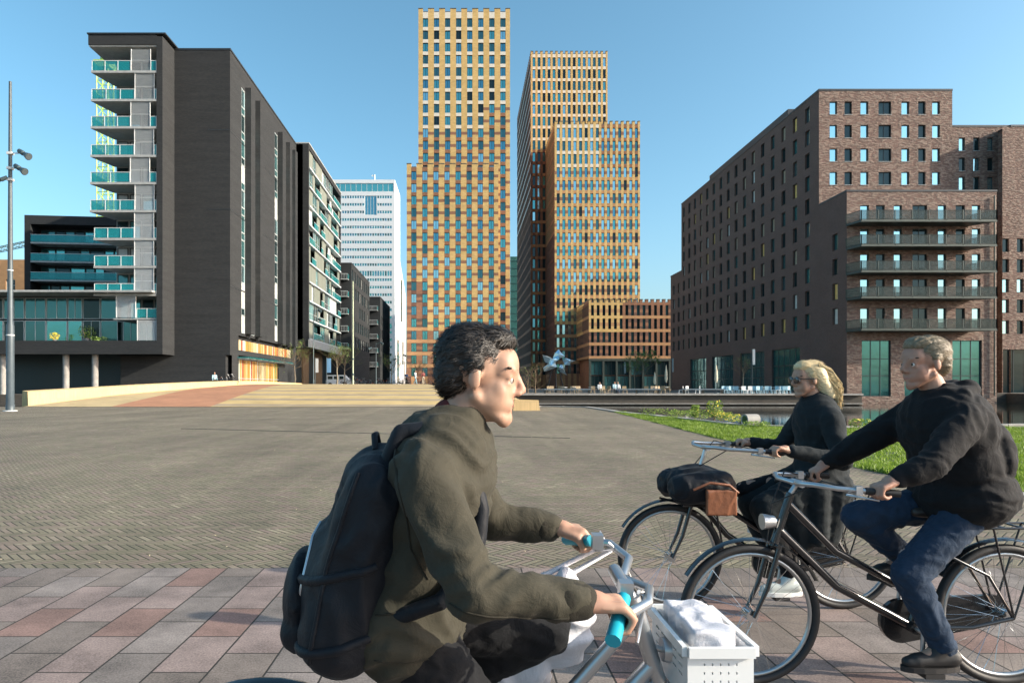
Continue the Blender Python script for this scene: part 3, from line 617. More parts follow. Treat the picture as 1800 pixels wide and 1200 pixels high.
# ================================================================ TEAL TERRACED BLOCK
TB = thing('terraced_block', 'dark framed block with long teal glass balconies, left behind the podium', 'building', (-69.5, 108, 0), R(6))
mb = MB(); W_ = 17.0; mb.box(0, W_, 3, 16, 0, 27.6); mb.box(0, 0.9, 0, 3, 8, 28.4); mb.box(0.9, W_, 0, 3, 27.0, 28.4); mb.box(0.9, W_, 0, 3, 8, 16.2)
mb.build('wall', M['darkbrick'], TB); wl = []
for i, yv in enumerate((425, 458, 491, 524)):
    z = PZ(yv, 108); mb = MB(); mb.box(0.95, W_, -0.1, 2.95, z-0.25, z); mb.build('balcony_floor', M['slabgrey'], TB)
    mb = MB(); mb.box(0.95, W_, -0.05, -0.02, z+0.05, z+1.15, 0); mb.box(0.95, W_, -0.08, 0.01, z+1.16, z+1.22, 1); mb.build('glass_railing', [M['railglass'], M['whitemetal']], TB)
    x = 1.1
    while x < W_-1.5:
        ww = rc([1.4, 2.2]); wl.append(((x, 2.95, z+0.05), 0, ww, 2.5, 1, 0.08, 0, rc(['g_teal', 'g_mid', 'g_dark', 'g_teal']), 'frame')); x += ww+0.1
h_ = thing('tmp', None, None); wins(h_, wl)
for c in list(h_.children): c.parent = TB
bpy.data.objects.remove(h_)
shrub('roof_plants', -52, 113, 28.3, 2.6, 2.4, 'green shrubs growing on the roof of the teal balconied block', 'plant', 9, 420, 0.3, pot=False)
# far left brick building
RB = thing('brick_building', 'orange brick building with dark balconies, at the left edge behind the podium', 'building')
mb = MB(); ops = []
for r_ in range(5):
    for c_ in range(4): ops.append((1.2+c_*4.2, 4.5+r_*3.6, 3.0+c_*4.2, 6.7+r_*3.6))
facade(mb, (-101, 130, 0.5), (1, 0, 0), 19, 24.6, ops, 0.3, None)
mb.quad((-82, 130, 0.5), (-82, 145, 0.5), (-82, 145, 21), (-82, 130, 25.1)); mb.prism([(-101, 130), (-82, 130), (-82, 145), (-101, 145)], 25.101, [25.4, 25.4, 21.4, 21.4], 0)
mb.build('wall', M['orange'], RB); wins(RB, opwins(ops, (-101, 130, 0.5), (1, 0, 0), 0.3, lambda i, o: (2, 0.08, 0.5, rc(['g_mid', 'g_pale', 'g_dark']), 'framew')))
for r_ in range(4):
    mb = MB(); z = 4.6+r_*3.6; mb.box(-101, -82, 128.4, 129.98, z, z+0.2)
    for k in range(40): mb.box(-101+k*0.475, -100.96+k*0.475, 128.42, 128.46, z+0.2, z+1.2)
    mb.box(-101, -82, 128.4, 128.48, z+1.2, z+1.27); mb.build('balcony', M['steeldark'], RB)
# ================================================================ CRANES
M['cranegreen'] = mat('lime_crane_paint', (0.35, 0.55, 0.12), 0.5, var=0.05)
M['cranedark'] = mat('dark_crane_paint', (0.08, 0.14, 0.14), 0.5, var=0.05)
def lattice(mb, p0, p1, w, n, r, up=Vector((0, 1, 0))):
    p0 = Vector(p0); p1 = Vector(p1); t = (p1-p0).normalized(); a = t.cross(up).normalized()*w/2; b = t.cross(a).normalized()*w/2
    cs = [a+b, a-b, -a-b, -a+b]
    for c in cs: mb.tube(p0+c, p1+c, r, n=4)
    for i in range(n):
        q0 = p0.lerp(p1, i/n); q1 = p0.lerp(p1, (i+1)/n)
        for k in range(4): mb.tube(q0+cs[k], q1+cs[(k+1) % 4], r*0.6, n=4, caps=False); mb.tube(q1+cs[k], q1+cs[(k+1) % 4], r*0.6, n=4, caps=False)
CR = thing('tower_crane', 'lime green lattice crane mast behind the corner balconies', 'crane', (-73.5, 140, 0))
mb = MB(); lattice(mb, (0, 0, 0.5), (0, 0, 66), 2.3, 26, 0.14); mb.build('mast', M['cranegreen'], CR)
mb = MB(); mb.box(-1.6, 1.6, -1.6, 1.6, 66.1, 67.5); mb.lathe([(0.3, 67.5), (1.0, 67.6), (0.9, 68.5), (0.2, 68.6)], n=10); mb.build('cab', M['cranegreen'], CR)
CR = thing('tower_crane', 'dark crane jib rising behind the orange brick building at the left edge', 'crane', (-134, 190, 0))
mb = MB(); lattice(mb, (-8, 0, 0.5), (-8, 0, 36), 2, 16, 0.12); mb.build('mast', M['cranedark'], CR)
mb = MB(); lattice(mb, (-10, 0, 36), (20, 0, 42.5), 1.2, 18, 0.1); mb.build('jib', M['cranedark'], CR)
# ================================================================ WHITE OFFICE TOWER
WT = thing('office_tower', 'white office tower with many bands of small teal windows, farthest tower on the left', 'building')
D = 325.0; s = D/F; x0, x1 = PX(560, D), PX(694, D); zt = PZ(318, D)
mb = MB(); ops = []; rows = []
z0b = 0.5
# top glazed band
ops.append((PX(582, D)-x0-6, PZ(337, D)-z0b, x1-x0-0.6, PZ(322, D)-z0b))
k = 0; y = 344.0
while y < 660:
    for c in range(26):
        a = x1-x0-1.2-(c+1)*1.22*0.98; 
        if a < 0: break
        X = x0+a
        if y < 380 and PX(640, D) < X+0.5 < PX(663, D): continue
        hh = 4.6*s if int((y-344)/13.2) not in (9, 17) else 9*s
        ops.append((a, PZ(y+hh/s, D)-z0b, a+0.92, PZ(y, D)-z0b))
    y += 13.2
ops.append((PX(641, D)-x0, PZ(378, D)-z0b, PX(662, D)-x0, PZ(344, D)-z0b))
facade(mb, (x0, D, z0b), (1, 0, 0), x1-x0, zt-z0b, ops, 0.35, None)
mb.quad((x1, D, z0b), (x1, D+27, z0b), (x1, D+27, zt), (x1, D, zt)); mb.prism([(x0, D), (x1, D), (x1, D+27), (x0, D+27)], zt+.001, zt+0.6)
mb.build('wall', M['whitepanel'], WT)
def wtpick(i, o):
    if o[2]-o[0] > 3: return (14 if o[2]-o[0] > 10 else 4, 0.25, 0, 'g_teal' if o[2]-o[0] > 10 else 'g_blue', 'framew')
    return (1, 0.06, 0, rc(['g_teal', 'g_mid', 'g_teal', 'g_blue']), 'frame')
wins(WT, opwins(ops, (x0, D, z0b), (1, 0, 0), 0.35, wtpick))
mb = MB(); mb.tube((PX(656, D), D+5, zt), (PX(656, D), D+5, zt+4.5), 0.3); mb.box(PX(651, D), PX(656, D), D+4.9, D+5.1, zt+3.6, zt+4.3); mb.build('roof_mast', M['whitemetal'], WT)
vec3 = Vector
# white wedge building
WW = thing('white_building', 'white wedge building with a sloping roof and slit windows, left of the yellow tower', 'building')
mb = MB(); A_ = vec3((-16.9, 170, 0)); B_ = vec3((-15.75, 185.8, 0)); mb.prism([(-16.9, 170), (-15.75, 185.8), (-18.3, 185.8)], 0.5, [39, 25.5, 25.5])
for f0, f1, za, zb_ in ((0.45, 0.6, 18, 29), (0.12, 0.28, 2, 13), (0.62, 0.75, 7, 13), (0.82, 0.88, 3, 8)):
    p, q = A_.lerp(B_, f0), A_.lerp(B_, f1); o_ = vec3((0.06, -0.004, 0)); mb.quad(p+o_+vec3((0, 0, za)), q+o_+vec3((0, 0, za)), q+o_+vec3((0, 0, zb_)), p+o_+vec3((0, 0, zb_)), 1)
mb.build('wall', [mat('white_render', (0.72, 0.72, 0.74), 0.7, var=0.04), M['g_mid']], WW)
# teal slender building between the towers
TS = thing('glass_tower', 'slender teal glass tower seen in the gap between the yellow towers', 'building')
mb = MB(); mb.box(20.5, 26, 300, 320, 0.5, 58.0, 0)
for i in range(17): mb.box(20.45, 26.05, 299.9, 299.999, 3+i*3.3, 3.5+i*3.3, 1)
mb.build('wall', [M['g_teal'], M['g_mid']], TS)
# ================================================================ YELLOW TOWERS
def lvl(z, lows): return z
MATS = ['yellow', 'brown', 'orange', 'dkbrown', 'whitestone', 'capdark']
def tower(root, O, U, W, H, ncol, wfrac, rowh, winh, firsttop, nrow, color, dep=0.35, cren=0.9, n=2, side=None, lowrow=None, skipbelow=None, t=0.09, gl=None, name='wall', pickbig=None, limit=100):
    """color(col_float, row, part) -> material index; part in pier, band, spandrel"""
    mb = MB(); O = Vector(O); U = Vector(U); per = W/(ncol+0.28); m0 = per*0.14; ww = per*wfrac
    ops = []; vc = []
    for r_ in range(nrow):
        vt = firsttop-r_*rowh; vb = vt-winh
        if vb < 0.5: break
        if skipbelow and vb < skipbelow: break
        vc += [vb+winh*0.28, vb+winh*0.62]
        for c in range(ncol):
            u = m0+c*per+(per-ww)/2; ops.append((u, vb, u+ww, vt))
    def mf(u, v):
        c = (u-m0)/per; ci = min(ncol-1, max(0, int(math.floor(c)))); fr = c-ci
        inw = (1-wfrac)/2 < fr < (1+wfrac)/2 and 0 <= c < ncol
        r_ = int(math.floor((firsttop-v)/rowh)); 
        if v > firsttop: r_ = -1
        ph = (firsttop-v)/winh-r_*rowh/winh if r_ >= 0 else -1
        part = 'spandrel' if inw else ('band' if 0.38 < ph < 0.72 else ('pier2' if ph > 1 else 'pier'))
        return color(c, r_, part)
    facade(mb, O, U, W, H, ops, dep, mf, vcuts=vc, rm=5)
    N = U.cross(Vector((0, 0, 1)))
    for c in range(ncol+1): # crenellation: piers stand above the spandrels
        a = (m0+(c-1)*per+(per+ww)/2) if c else 0; b = (m0+c*per+(per-ww)/2) if c < ncol else W
        p = O+U*a+Vector((0, 0, H)); q = O+U*b+Vector((0, 0, H)); pi, qi = p-N*0.8, q-N*0.8
        mm = color(max(0, min(ncol-0.01, c-0.5)), -1, 'pier')
        up = Vector((0, 0, cren)); cp = Vector((0, 0, 0.22))
        mb.quad(p, q, q+up, p+up, mm); mb.quad(q, qi, qi+up, q+up, mm); mb.quad(pi, p, p+up, pi+up, mm); mb.quad(qi, pi, pi+up, qi+up, mm)
        pr = [p+up+N*0.06-U*0.05, q+up+N*0.06+U*0.05, qi+up+U*0.05, pi+up-U*0.05]; mb.add([x for x in pr]+[x+cp for x in pr], [(0, 1, 5, 4), (1, 2, 6, 5), (2, 3, 7, 6), (3, 0, 4, 7), (4, 5, 6, 7), (3, 2, 1, 0)], 5)
    for c in range(ncol):
        a = m0+c*per+(per-ww)/2+0.06; b = a+ww-0.12; p = O+U*a+Vector((0, 0, H+0.002)); q = O+U*b+Vector((0, 0, H+0.002)); mb.quad(p+N*0.02, q+N*0.02, q+Vector((0, 0, 0.2))+N*0.02, p+Vector((0, 0, 0.2))+N*0.02, 5)
    mb.build(name, [M[x] for x in MATS], root)
    gl = gl or (['g_teal', 'g_blue', 'g_mid', 'g_sky', 'g_dark'], [5, 4, 4, 1, 1])
    def pick(i, o):
        return (n, t, 0, rc(*gl), 'frame')
    wins(root, opwins(ops, O, U, dep, pick), limit)
def core(root, x0, x1, y0, y1, z0, z1, m='brown', name='core'):
    mb = MB(); mb.box(x0, x1, y0, y1, z0, z1); mb.build(name, M[m], root)
Y_, BR, OR, DK, WH = 0, 1, 2, 3, 4
# middle tower
MT = thing('yellow_tower', 'tallest yellow stone tower with square paired windows, in the middle behind the bridge', 'building')
D = 190.0; x0, x1 = PX(735.5, D), PX(896.5, D); zt = PZ(16, D); z0 = 0.5
def cm(c, r_, part):
    if r_ < 0: return WH if part == 'spandrel' else Y_
    band = r_ >= 9 or (r_ in (7, 8) and c > 5.6)
    if part == 'spandrel': return BR if band else WH
    if part == 'band' and band: return BR
    if r_ > 24: return BR if part != 'pier2' else OR
    return Y_
tower(MT, (x0, D, z0), (1, 0, 0), x1-x0, zt-z0-0.9, 8, 0.48, 3.405, 2.45, PZ(32.5, D)-z0, 30, cm)
core(MT, x0+0.05, x1-0.01, D+0.8, D+24, z0, zt-2)
D2 = 186.0; xa, xb = PX(715, D2), PX(876, D2); zt2 = PZ(289, D2)
def cm2(c, r_, part):
    if r_ < 0: return BR if part == 'spandrel' else Y_
    low = (r_ >= 13) or (r_ >= 9 and c < 1.8) 
    if low:
        if part == 'pier': return DK if int(c*2+r_) % 2 else BR
        if part == 'band': return BR
        if part == 'pier2': return OR if r_ > 11 else BR
        return DK if r_ < 12 else OR
    if part == 'spandrel': return BR
    if part == 'band': return BR
    return Y_
tower(MT, (xa, D2, z0), (1, 0, 0), xb-xa, zt2-z0-0.8, 8, 0.48, 3.34, 2.4, PZ(301, D2)-z0, 18, cm2, name='wall', gl=(['g_teal', 'g_blue', 'g_mid', 'g_sky'], [5, 3, 2, 2]))
core(MT, xa+0.05, xb, D2+0.8, D-0.01, z0, zt2-2)
mb = MB(); mb.tube((PX(842, 200), 198, zt-3), (PX(838, 200), 198, zt+2.2), 0.18); mb.build('roof_rod', M['whitemetal'], MT)
# right tall tower
T1 = thing('yellow_tower', 'tall yellow tower with narrow windows and a long shaded left side, behind the stepped one', 'building')
D = 215.0; x0, x1 = PX(933, D), PX(1068, D); zt = PZ(91, D)
def cr1(c, r_, part):
    if r_ < 0: return WH if part == 'spandrel' else Y_
    if r_ >= 8 and c < 4:
        if part == 'spandrel': return OR if r_ % 2 else BR
        return BR if part in ('band', 'pier') else (OR if r_ > 11 else DK)
    if part == 'spandrel': return WH if r_ < 7 else BR
    return Y_
tower(T1, (x0, D, z0), (1, 0, 0), x1-x0, zt-z0-0.8, 15, 0.56, 3.73, 2.85, PZ(101.3, D)-z0, 27, cr1, n=1, cren=0.8, gl=(['g_teal', 'g_mid', 'g_dark', 'g_sky', 'g_blue'], [3, 4, 4, 2, 1]))
def crs(c, r_, part):  # left side's shade put into the stone: brown piers instead of yellow
    if part == 'pier2' or part == 'spandrel': return WH if r_ < 12 else BR
    return BR if r_ < 14 else DK
tower(T1, (x0, D+55, z0), (0, -1, 0), 54.9, zt-z0-0.8, 30, 0.5, 3.73, 2.85, PZ(101.3, D)-z0, 27, crs, n=1, cren=0.8, gl=(['g_mid', 'g_dark'], None), limit=0)
core(T1, x0+0.85, x1-0.01, D+0.85, D+54, z0, zt-2)
# stepped right tower
T2 = thing('yellow_tower', 'lower yellow tower with bands of brown stone, standing in front of the narrow windowed one', 'building')
D = 194.0; x0, x1 = PX(975, D), PX(1125, D); zt = PZ(214, D)
def cr2(c, r_, part):
    if r_ < 0: return Y_ if part != 'spandrel' else (WH if c < 8 else BR)
    band = r_ >= 3 or c > 7.9
    low = r_ > 16 or (r_ > 14 and c < 3)
    if low: return {'spandrel': OR, 'band': BR, 'pier': DK, 'pier2': OR}[part]
    if part == 'spandrel': return (OR if r_ > 2 else BR) if band else WH
    if part == 'band' and band: return BR
    return Y_
tower(T2, (x0, D, z0), (1, 0, 0), x1-x0, zt-z0-0.8, 15, 0.54, 3.72, 2.8, PZ(225, D)-z0, 19, cr2, n=1, cren=0.8, gl=(['g_teal', 'g_sky', 'g_mid', 'g_blue', 'g_dark'], [4, 4, 2, 2, 1]))
tower(T2, (x0, D+20.95, z0), (0, -1, 0), 20.9, zt-z0-0.8, 12, 0.5, 3.72, 2.8, PZ(225, D)-z0, 19, lambda c, r_, p: (Y_ if p in ('pier', 'band') else OR) if r_ < 8 else (BR if p != 'pier2' else DK), n=1, cren=0.8, gl=(['g_mid', 'g_dark'], None), limit=0)
core(T2, x0+0.85, x1-0.01, D+0.85, D+20.9, z0, zt-2)
# low block
T3 = thing('striped_block', 'low brown and orange striped block with toothed roof and tall glazed ground floor', 'building')
D = 175.0; x0, x1 = PX(1035, D), 56.0; zt = PZ(527, D); zb = PZ(630, D)
def cr3(c, r_, part):
    if c < 5.6 and r_ < 2: return Y_ if part != 'band' else OR
    if r_ < 0: return BR
    return {'spandrel': OR, 'pier2': OR, 'band': BR, 'pier': BR if int(c) % 2 else DK}[part]
tower(T3, (x0, D, zb), (1, 0, 0), x1-x0, zt-zb-0.7, 16, 0.5, 3.45, 2.7, PZ(536, D)-zb, 4, cr3, n=1, cren=0.7, gl=(['g_dark', 'g_mid', 'g_dark'], None))
tower(T3, (x0, D+18.9, zb), (0, -1, 0), 18.8, zt-zb-0.7, 11, 0.5, 3.45, 2.7, PZ(536, D)-zb, 4, cr3, n=1, cren=0.7, gl=(['g_dark', 'g_mid'], None), limit=0)
core(T3, x0+0.85, x1-0.01, D+0.85, D+18.9, 0.5, zt-2)
mb = MB(); wl = []
for i in range(7):
    x = x0+0.1+i*3.4; mb.box(x, x+0.5, D-0.1, D+0.5, 0.5, zb-0.01)
    for z, h in ((0.55, 3.3), (4.1, 3.6)): wl.append(((x+0.52, D+0.4, z), 0, 2.85, h, 3, 0.08, 0, rc(['g_dark', 'g_mid', 'g_dark']), 'frame'))
mb.box(x0, x0+24, D-0.15, D+0.5, zb-0.62, zb-0.02); mb.build('ground_floor_frame', M['steeldark'], T3); wins(T3, wl)
# dark apartment building in the side street
def streetblock(label, x, y0, y1, zt, fw, seed, rows):
    rnd = random.Random(seed); t = thing('street_block', label, 'building', (0, 0, 0), 0, 'dark blocks along the side street')
    mb = MB(); mb.box(x-fw, x-0.45, y0+0.45, y1, 0.5, zt-0.3); ops = []; n = int((y1-y0)/3.2)
    for r_ in range(rows):
        for c in range(n):
            if rnd.random() < 0.85: ops.append((0.7+c*3.2+(0.8 if r_ % 2 else 0), zt-0.5-3.2-r_*3.3, 2.3+c*3.2+(0.8 if r_ % 2 else 0), zt-0.5-1.0-r_*3.3))
    facade(mb, (x, y0, 0.5), (0, 1, 0), y1-y0, zt-0.5, ops, 0.2, None)
    op2 = [(1.0+c*3.6, zt-3.8-r_*3.4, 2.6+c*3.6, zt-1.6-r_*3.4) for r_ in range(rows) for c in range(int((fw-1)/3.6))]
    facade(mb, (x-fw, y0, 0.5), (1, 0, 0), fw, zt-0.5, op2, 0.3, None)
    mb.box(x-fw, x+0.05, y0-0.05, y1, zt+0.001, zt+0.2); mb.build('wall', M['darkbrick'], t)
    wins(t, opwins(ops, (x, y0, 0.5), (0, 1, 0), 0.2, lambda i, o: (1, 0.07, 0, rnd.choice(['g_sky', 'g_pale', 'g_sky', 'g_mid']), 'frame')))
    wins(t, opwins(op2, (x-fw, y0, 0.5), (1, 0, 0), 0.3, lambda i, o: (2, 0.07, 0, 'g_mid', 'frame')))
    for r_ in range(rows):
        z = zt-3.3-r_*3.4; mb = MB()
        bx = x-1.7; mb.box(bx-1.2, bx+1.2, y0-1.3, y0-0.002, z, z+0.15, 0)
        for k in range(9): mb.box(bx-1.2+k*0.3-0.015, bx-1.2+k*0.3+0.015, y0-1.3, y0-1.27, z+0.15, z+1.1, 1)
        mb.box(bx-1.22, bx+1.22, y0-1.32, y0-1.25, z+1.1, z+1.16, 1); mb.box(bx+1.17, bx+1.2, y0-1.24, y0-0.01, z+0.15, z+1.1, 2)
        mb.build('balcony', [M['slabgrey'], M['whitemetal'], M['railglass']], t)
    return t
streetblock('dark street block with white framed windows, right after the pale balconied wall', -22.2, 135, 161, 25.5, 9, 1, 5)
streetblock('smaller dark street block further down, in front of the white tower', -20.3, 166, 188, 22.8, 6, 2, 5)
# ================================================================ RIGHT BRICK BUILDING
RG = thing('brick_apartment_building', 'large red brick apartment building with steel balconies, at the right by the water', 'building')
XL = 45.8; YA = 81.6; YB = 88.0; ZA = PZ(337, YA); ZB = PZ(160, YB); XR = PX(1674, YB); XR2 = PX(1752, YA)
gl2 = ['g_dark', 'g_mid', 'g_tan', 'g_pale', 'g_sky', 'g_gold', 'g_teal']
# side wall
def rows_for(y):
    top = 37.4 if y > 88 else 20.9
    if y > 143: top = 22.4
    r_ = []; z = 37.4
    while z > 8.6:
        if z <= top: r_.append(z)
        z -= 3.05
    return r_
ops = []; y = 84.2; c = 0
while y < 150:
    for z in rows_for(y): ops.append((151-y-0.6, z-1.0, 151-y+0.6, z+1.0))
    y += 3.4; c += 1
for a, b in ((84.5, 90.5), (93, 101.5), (104, 113), (116, 126), (129, 138), (141, 149)):
    ops.append((151-b, 0.6, 151-a, 6.7))
mb = MB(); z0 = -0.7
ops = [(o[0], o[1]-z0, o[2], o[3]-z0) for o in ops]
def clipf(y0, y1, zt):
    oo = [(o[0]-(151-y1), o[1], o[2]-(151-y1), o[3]) for o in ops if o[0] >= 151-y1 and o[2] <= 151-y0]
    facade(mb, (XL, y1, z0), (0, -1, 0), y1-y0, zt-z0, oo, 0.3, None, rm=0)
clipf(YA, 88.0, ZA); clipf(88.0, 143.6, ZB); clipf(143.6, 151, PZ(487, 151))
mb.box(XL+0.32, 60, 88.4, 143.6, -0.7, ZB-0.1); mb.box(XL+0.32, XR2-0.4, YA+0.4, 88.0, 0, ZA-0.1); mb.box(XL+.32, 60, 143.61, 151, 0, PZ(487, 151))
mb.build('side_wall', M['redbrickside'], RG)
def pk(i, o):
    if o[2]-o[0] > 4: return (5, 0.1, (0.33, 0.6), rc(['g_green', 'g_mid', 'g_green']), 'frame')
    return (1, 0.08, 0, rc(gl2, [22, 14, 9, 7, 8, 4, 8]), 'frame')
oo = [o for o in ops if (151-o[2] >= YA)]
wins(RG, opwins(oo, (XL, 151, z0), (0, -1, 0), 0.3, pk))
# front walls
def wcol(px, w, d): return (PX(px, d)-w/2, PX(px, d)+w/2)
mb = MB(); opsB = []; kind = []
cols = [(1465, 0.95), (1491, 0.95), (1519.5, 1.0), (1555.5, 1.65), (1591.5, 1.0), (1620.5, 0.95), (1645.5, 1.0)]
for r_, py in enumerate((190, 231, 272.5, 313.5)):
    for c, (px, w_) in enumerate(cols):
        a, b = wcol(px, w_*1.0, YB); zc = PZ(py, YB); opsB.append((a-XL, zc-0.83, b-XL, zc+0.83)); kind.append(c)
facade(mb, (XL, YB, 0), (1, 0, 0), XR-XL, ZB, opsB, 0.28, None)
wB = []
for o, c in zip(opsB, kind):
    g = 'g_sky' if c in (0, 2, 4, 6) else 'g_dark'
    wB += opwins([o], (XL, YB, 0), (1, 0, 0), 0.26 if c in (0, 2, 4, 6) else 0.28, lambda i, q: (2 if c in (3,) else 1, 0.06, 0, g, 'frame'))
wins(RG, wB)
XE = 90.0; XW = PX(1755, YB); ZW = PZ(223, YB); opsW = []; kW = []
for r_, py in enumerate((253, 288.5, 322)):
    for c, px in enumerate((1692, 1717.5, 1742)): a, b = wcol(px, 0.8, YB); opsW.append((a-XR, PZ(py, YB)-0.85, b-XR, PZ(py, YB)+0.85)); kW.append((c+r_) % 2)
facade(mb, (XR, YB+0.1, 0), (1, 0, 0), XE-XR, ZW, opsW, 0.28, None)
opsX = []; kX = []; XE = 90.0
for r_, py in enumerate((431, 467, 502, 538, 575)):
    for c in range(8): px = 1768+c*25.5; a, b = wcol(px, 0.85, YB-2.0); opsX.append((a-XW, PZ(py, YB-2)-0.85, b-XW, PZ(py, YB-2)+0.85)); kX.append(rc([0, 1]))
opsX.append((PX(1763, 86)-XW, 0.5, PX(1763, 86)-XW+6, PZ(614, 86)))
ZX = PZ(223, YB-2.0)
facade(mb, (XW, YB-2.0, 0), (1, 0, 0), XE-XW, ZX, opsX, 0.3, None)
facade(mb, (XW, YB+0.1, 0), (0, -1, 0), 2.1, ZX, [], 0.3, None)
facade(mb, (XR, YB, 0), (0, 1, 0), 30, ZB, [], 0.3, None)
wins(RG, opwins(opsW, (XR, YB+0.1, 0), (1, 0, 0), 0.28, lambda i, o: (1, 0.07, 0, 'g_dark' if kW[i] else 'g_sky', 'frame')))
kX.append(1)
wins(RG, opwins(opsX, (XW, YB-2, 0), (1, 0, 0), 0.3, lambda i, o: (1 if i < 40 else 4, 0.07, 0, 'g_dark' if kX[i] else 'g_sky', 'frame')))
# lower front block
opsA = []; kA = []
doorx = [(1520, 1.05), (1547.5, 1.05), (1578.5, 0.98), (1617, 1.75), (1656, 0.98), (1688, 1.1), (1716, 1.0)]
BZ = [PZ(y, YA) for y in (393, 435, 479.5, 524, 579)]
hs = [2.5, 2.55, 2.55, 2.6, 2.9]
for z, h in zip(BZ, hs):
    for c, (px, w_) in enumerate(doorx): a, b = wcol(px, w_, YA); opsA.append((a-XL, z+0.05, b-XL, z+0.05+h*0.86)); kA.append(c)
for a, b in ((1515, 1566), (1590, 1650), (1674, 1726)): opsA.append((PX(a, YA)-XL, 0.15, PX(b, YA)-XL, PZ(598, YA))); kA.append(9)
facade(mb, (XL, YA, -0.7), (1, 0, 0), XR2-XL, ZA+0.7, [(o[0], o[1]+0.7, o[2], o[3]+0.7) for o in opsA], 0.28, None)
facade(mb, (XR2, YA, -0.7), (0, 1, 0), 6.4, ZA+0.7, [], 0.3, None)
mb.build('front_wall', M['redbrick'], RG)
def pa(i, o):
    c = kA[i]
    if c == 9: return (3, 0.08, (0.37, 0.67), rc(['g_green', 'g_green', 'g_mid']), 'frame')
    return ((2 if c == 3 else 1), 0.07, 0, 'g_dark' if c in (1, 3, 5) else 'g_sky', 'frame')
wins(RG, opwins(opsA, (XL, YA, 0), (1, 0, 0), 0.26, pa))
mb = MB(); mb.box(XL-0.05, XR+0.03, YB-0.05, 143.6, ZB+0.002, ZB+0.25); mb.box(XR+0.031, XE, YB+0.05, YB+20, ZW+0.002, ZW+0.25); mb.box(XW-0.049, XE, YB-2.05, YB+0.04, ZX+0.002, ZX+0.25); mb.box(XL-0.05, XR2+0.05, YA-0.05, YB-0.051, ZA+0.002, ZA+0.22); mb.box(XL-.05, 60, 143.61, 151.1, PZ(487, 151), PZ(487, 151)+.25)
mb.box(XL+0.3, 60, 97, 128, ZB+0.251, ZB+1.3)
mb.build('roof', M['coping'], RG)
for (u0, v0, u1, v1) in opsB: sb = MB(); sb.box(XL+u0-0.04, XL+u1+0.04, YB-0.06, YB+0.05, v0-0.07, v0-0.004); sb.build('sill', M['slabgrey'], RG)
for (u0, v0, u1, v1) in opsW: sb = MB(); sb.box(XR+u0-0.04, XR+u1+0.04, YB+0.04, YB+0.13, v0-0.07, v0-0.004); sb.build('sill', M['slabgrey'], RG)
mb = MB(); mb.tube((PX(1747, 81.5), 81.4, 0.2), (PX(1747, 81.5), 81.4, ZA-0.5), 0.09, n=6); mb.build('drainpipe', M['steeldark'], RG)
bx0, bx1 = PX(1513, 79.4), PX(1752, 79.4)
for z in BZ:
    fl = thing('tmpb', None, None); bpy.data.objects.remove(fl)
    mb = MB(); z = z-0.06; d0 = YA-0.002; dy = 2.3
    mb.prism([(bx0, YA-dy), (bx1, YA-dy), (bx1-1.6, d0), (bx0-0.5, d0)], z-0.26, z, 0); fo = mb.build('balcony_floor', M['steeldark'], RG)
    mb = MB(); pts = [(bx0-0.5, d0-0.05), (bx0+0.02, YA-dy+0.03), (bx1-0.03, YA-dy+0.03), (bx1-1.55, d0-0.05)]
    for a, b in zip(pts, pts[1:]):
        a = Vector((a[0], a[1], 0)); b = Vector((b[0], b[1], 0)); L = (b-a).length; n = max(1, round(L/1.9)); t = (b-a)/L
        for i in range(n+1): p = a+t*L*i/n; mb.box(p.x-0.05, p.x+0.05, p.y-0.03, p.y+0.03, z-0.1, z+1.12, 0)
        m_ = int(L/0.13)
        for i in range(m_): p = a+t*L*(i+0.5)/m_; mb.box(p.x-0.014, p.x+0.014, p.y-0.01, p.y+0.01, z+0.08, z+1.08, 0)
        for zz in (z+0.05, z+1.08): mb.tube(a+Vector((0, 0, zz)), b+Vector((0, 0, zz)), 0.03, n=4)
        mb.quad(a+Vector((0, 0.04, z+0.08)), b+Vector((0, 0.04, z+0.08)), b+Vector((0, 0.04, z+1.05)), a+Vector((0, 0.04, z+1.05)), 1)
    mb.build('balcony_railing', [M['steeldark'], M['railglass2']], RG)
# ================================================================ FLOODLIGHT MAST
ML = thing('floodlight_mast', 'tall tapered steel mast with three black floodlights, at the left edge of the plaza', 'lamp post', (-25.9, 39.0, 0))
mb = MB(); mb.lathe([(0.23, 0), (0.23, 0.35), (0.205, 0.36), (0.205, 4.9), (0.15, 5.0), (0.13, 9), (0.075, 18.8)], n=20); mb.build('pole', M['steel'], ML)
mb = MB(); mb.lathe([(0.36, 0), (0.36, 0.04), (0.25, 0.045)], n=20); mb.lathe([(0.22, 4.3), (0.22, 4.34), (0.206, 4.36)], n=20); mb.lathe([(0.165, 8.0), (0.165, 8.05), (0.14, 8.06)], n=16); mb.build('collar', M['whitemetal'], ML)
for z, L, s, rr in ((14.7, 0.62, 1, 0.17), (13.85, 0.4, 1, 0.17), (13.2, 0.15, -1, 0.14)):
    mb = MB(); mb.tube((0, -0.05, z), (s*L, -0.1, z-0.02), 0.035, n=6); mb.box(-0.14, 0.14, -0.14, 0.14, z-0.07, z+0.07); mb.build('arm', M['whitemetal'], ML)
    mb = MB(); a = Vector((s*(L-0.05), -0.1, z+0.12)); d = Vector((s*0.75, -0.25, -0.45)).normalized()
    mb.tube(a, a+d*0.35, rr*0.75, rr*0.85, 12); mb.tube(a+d*0.351, a+d*0.42, rr*0.85, rr*0.55, 12); mb.tube(a+d*0.421, a+d*0.85, rr*0.6, rr*1.25, 12)
    h = mb.build('floodlight', M['poledark'], ML)
    mb = MB(); mb.tube(a+d*0.852, a+d*0.87, rr*1.1, rr*1.1, 12); mb.build('lens', M['steel'], h)
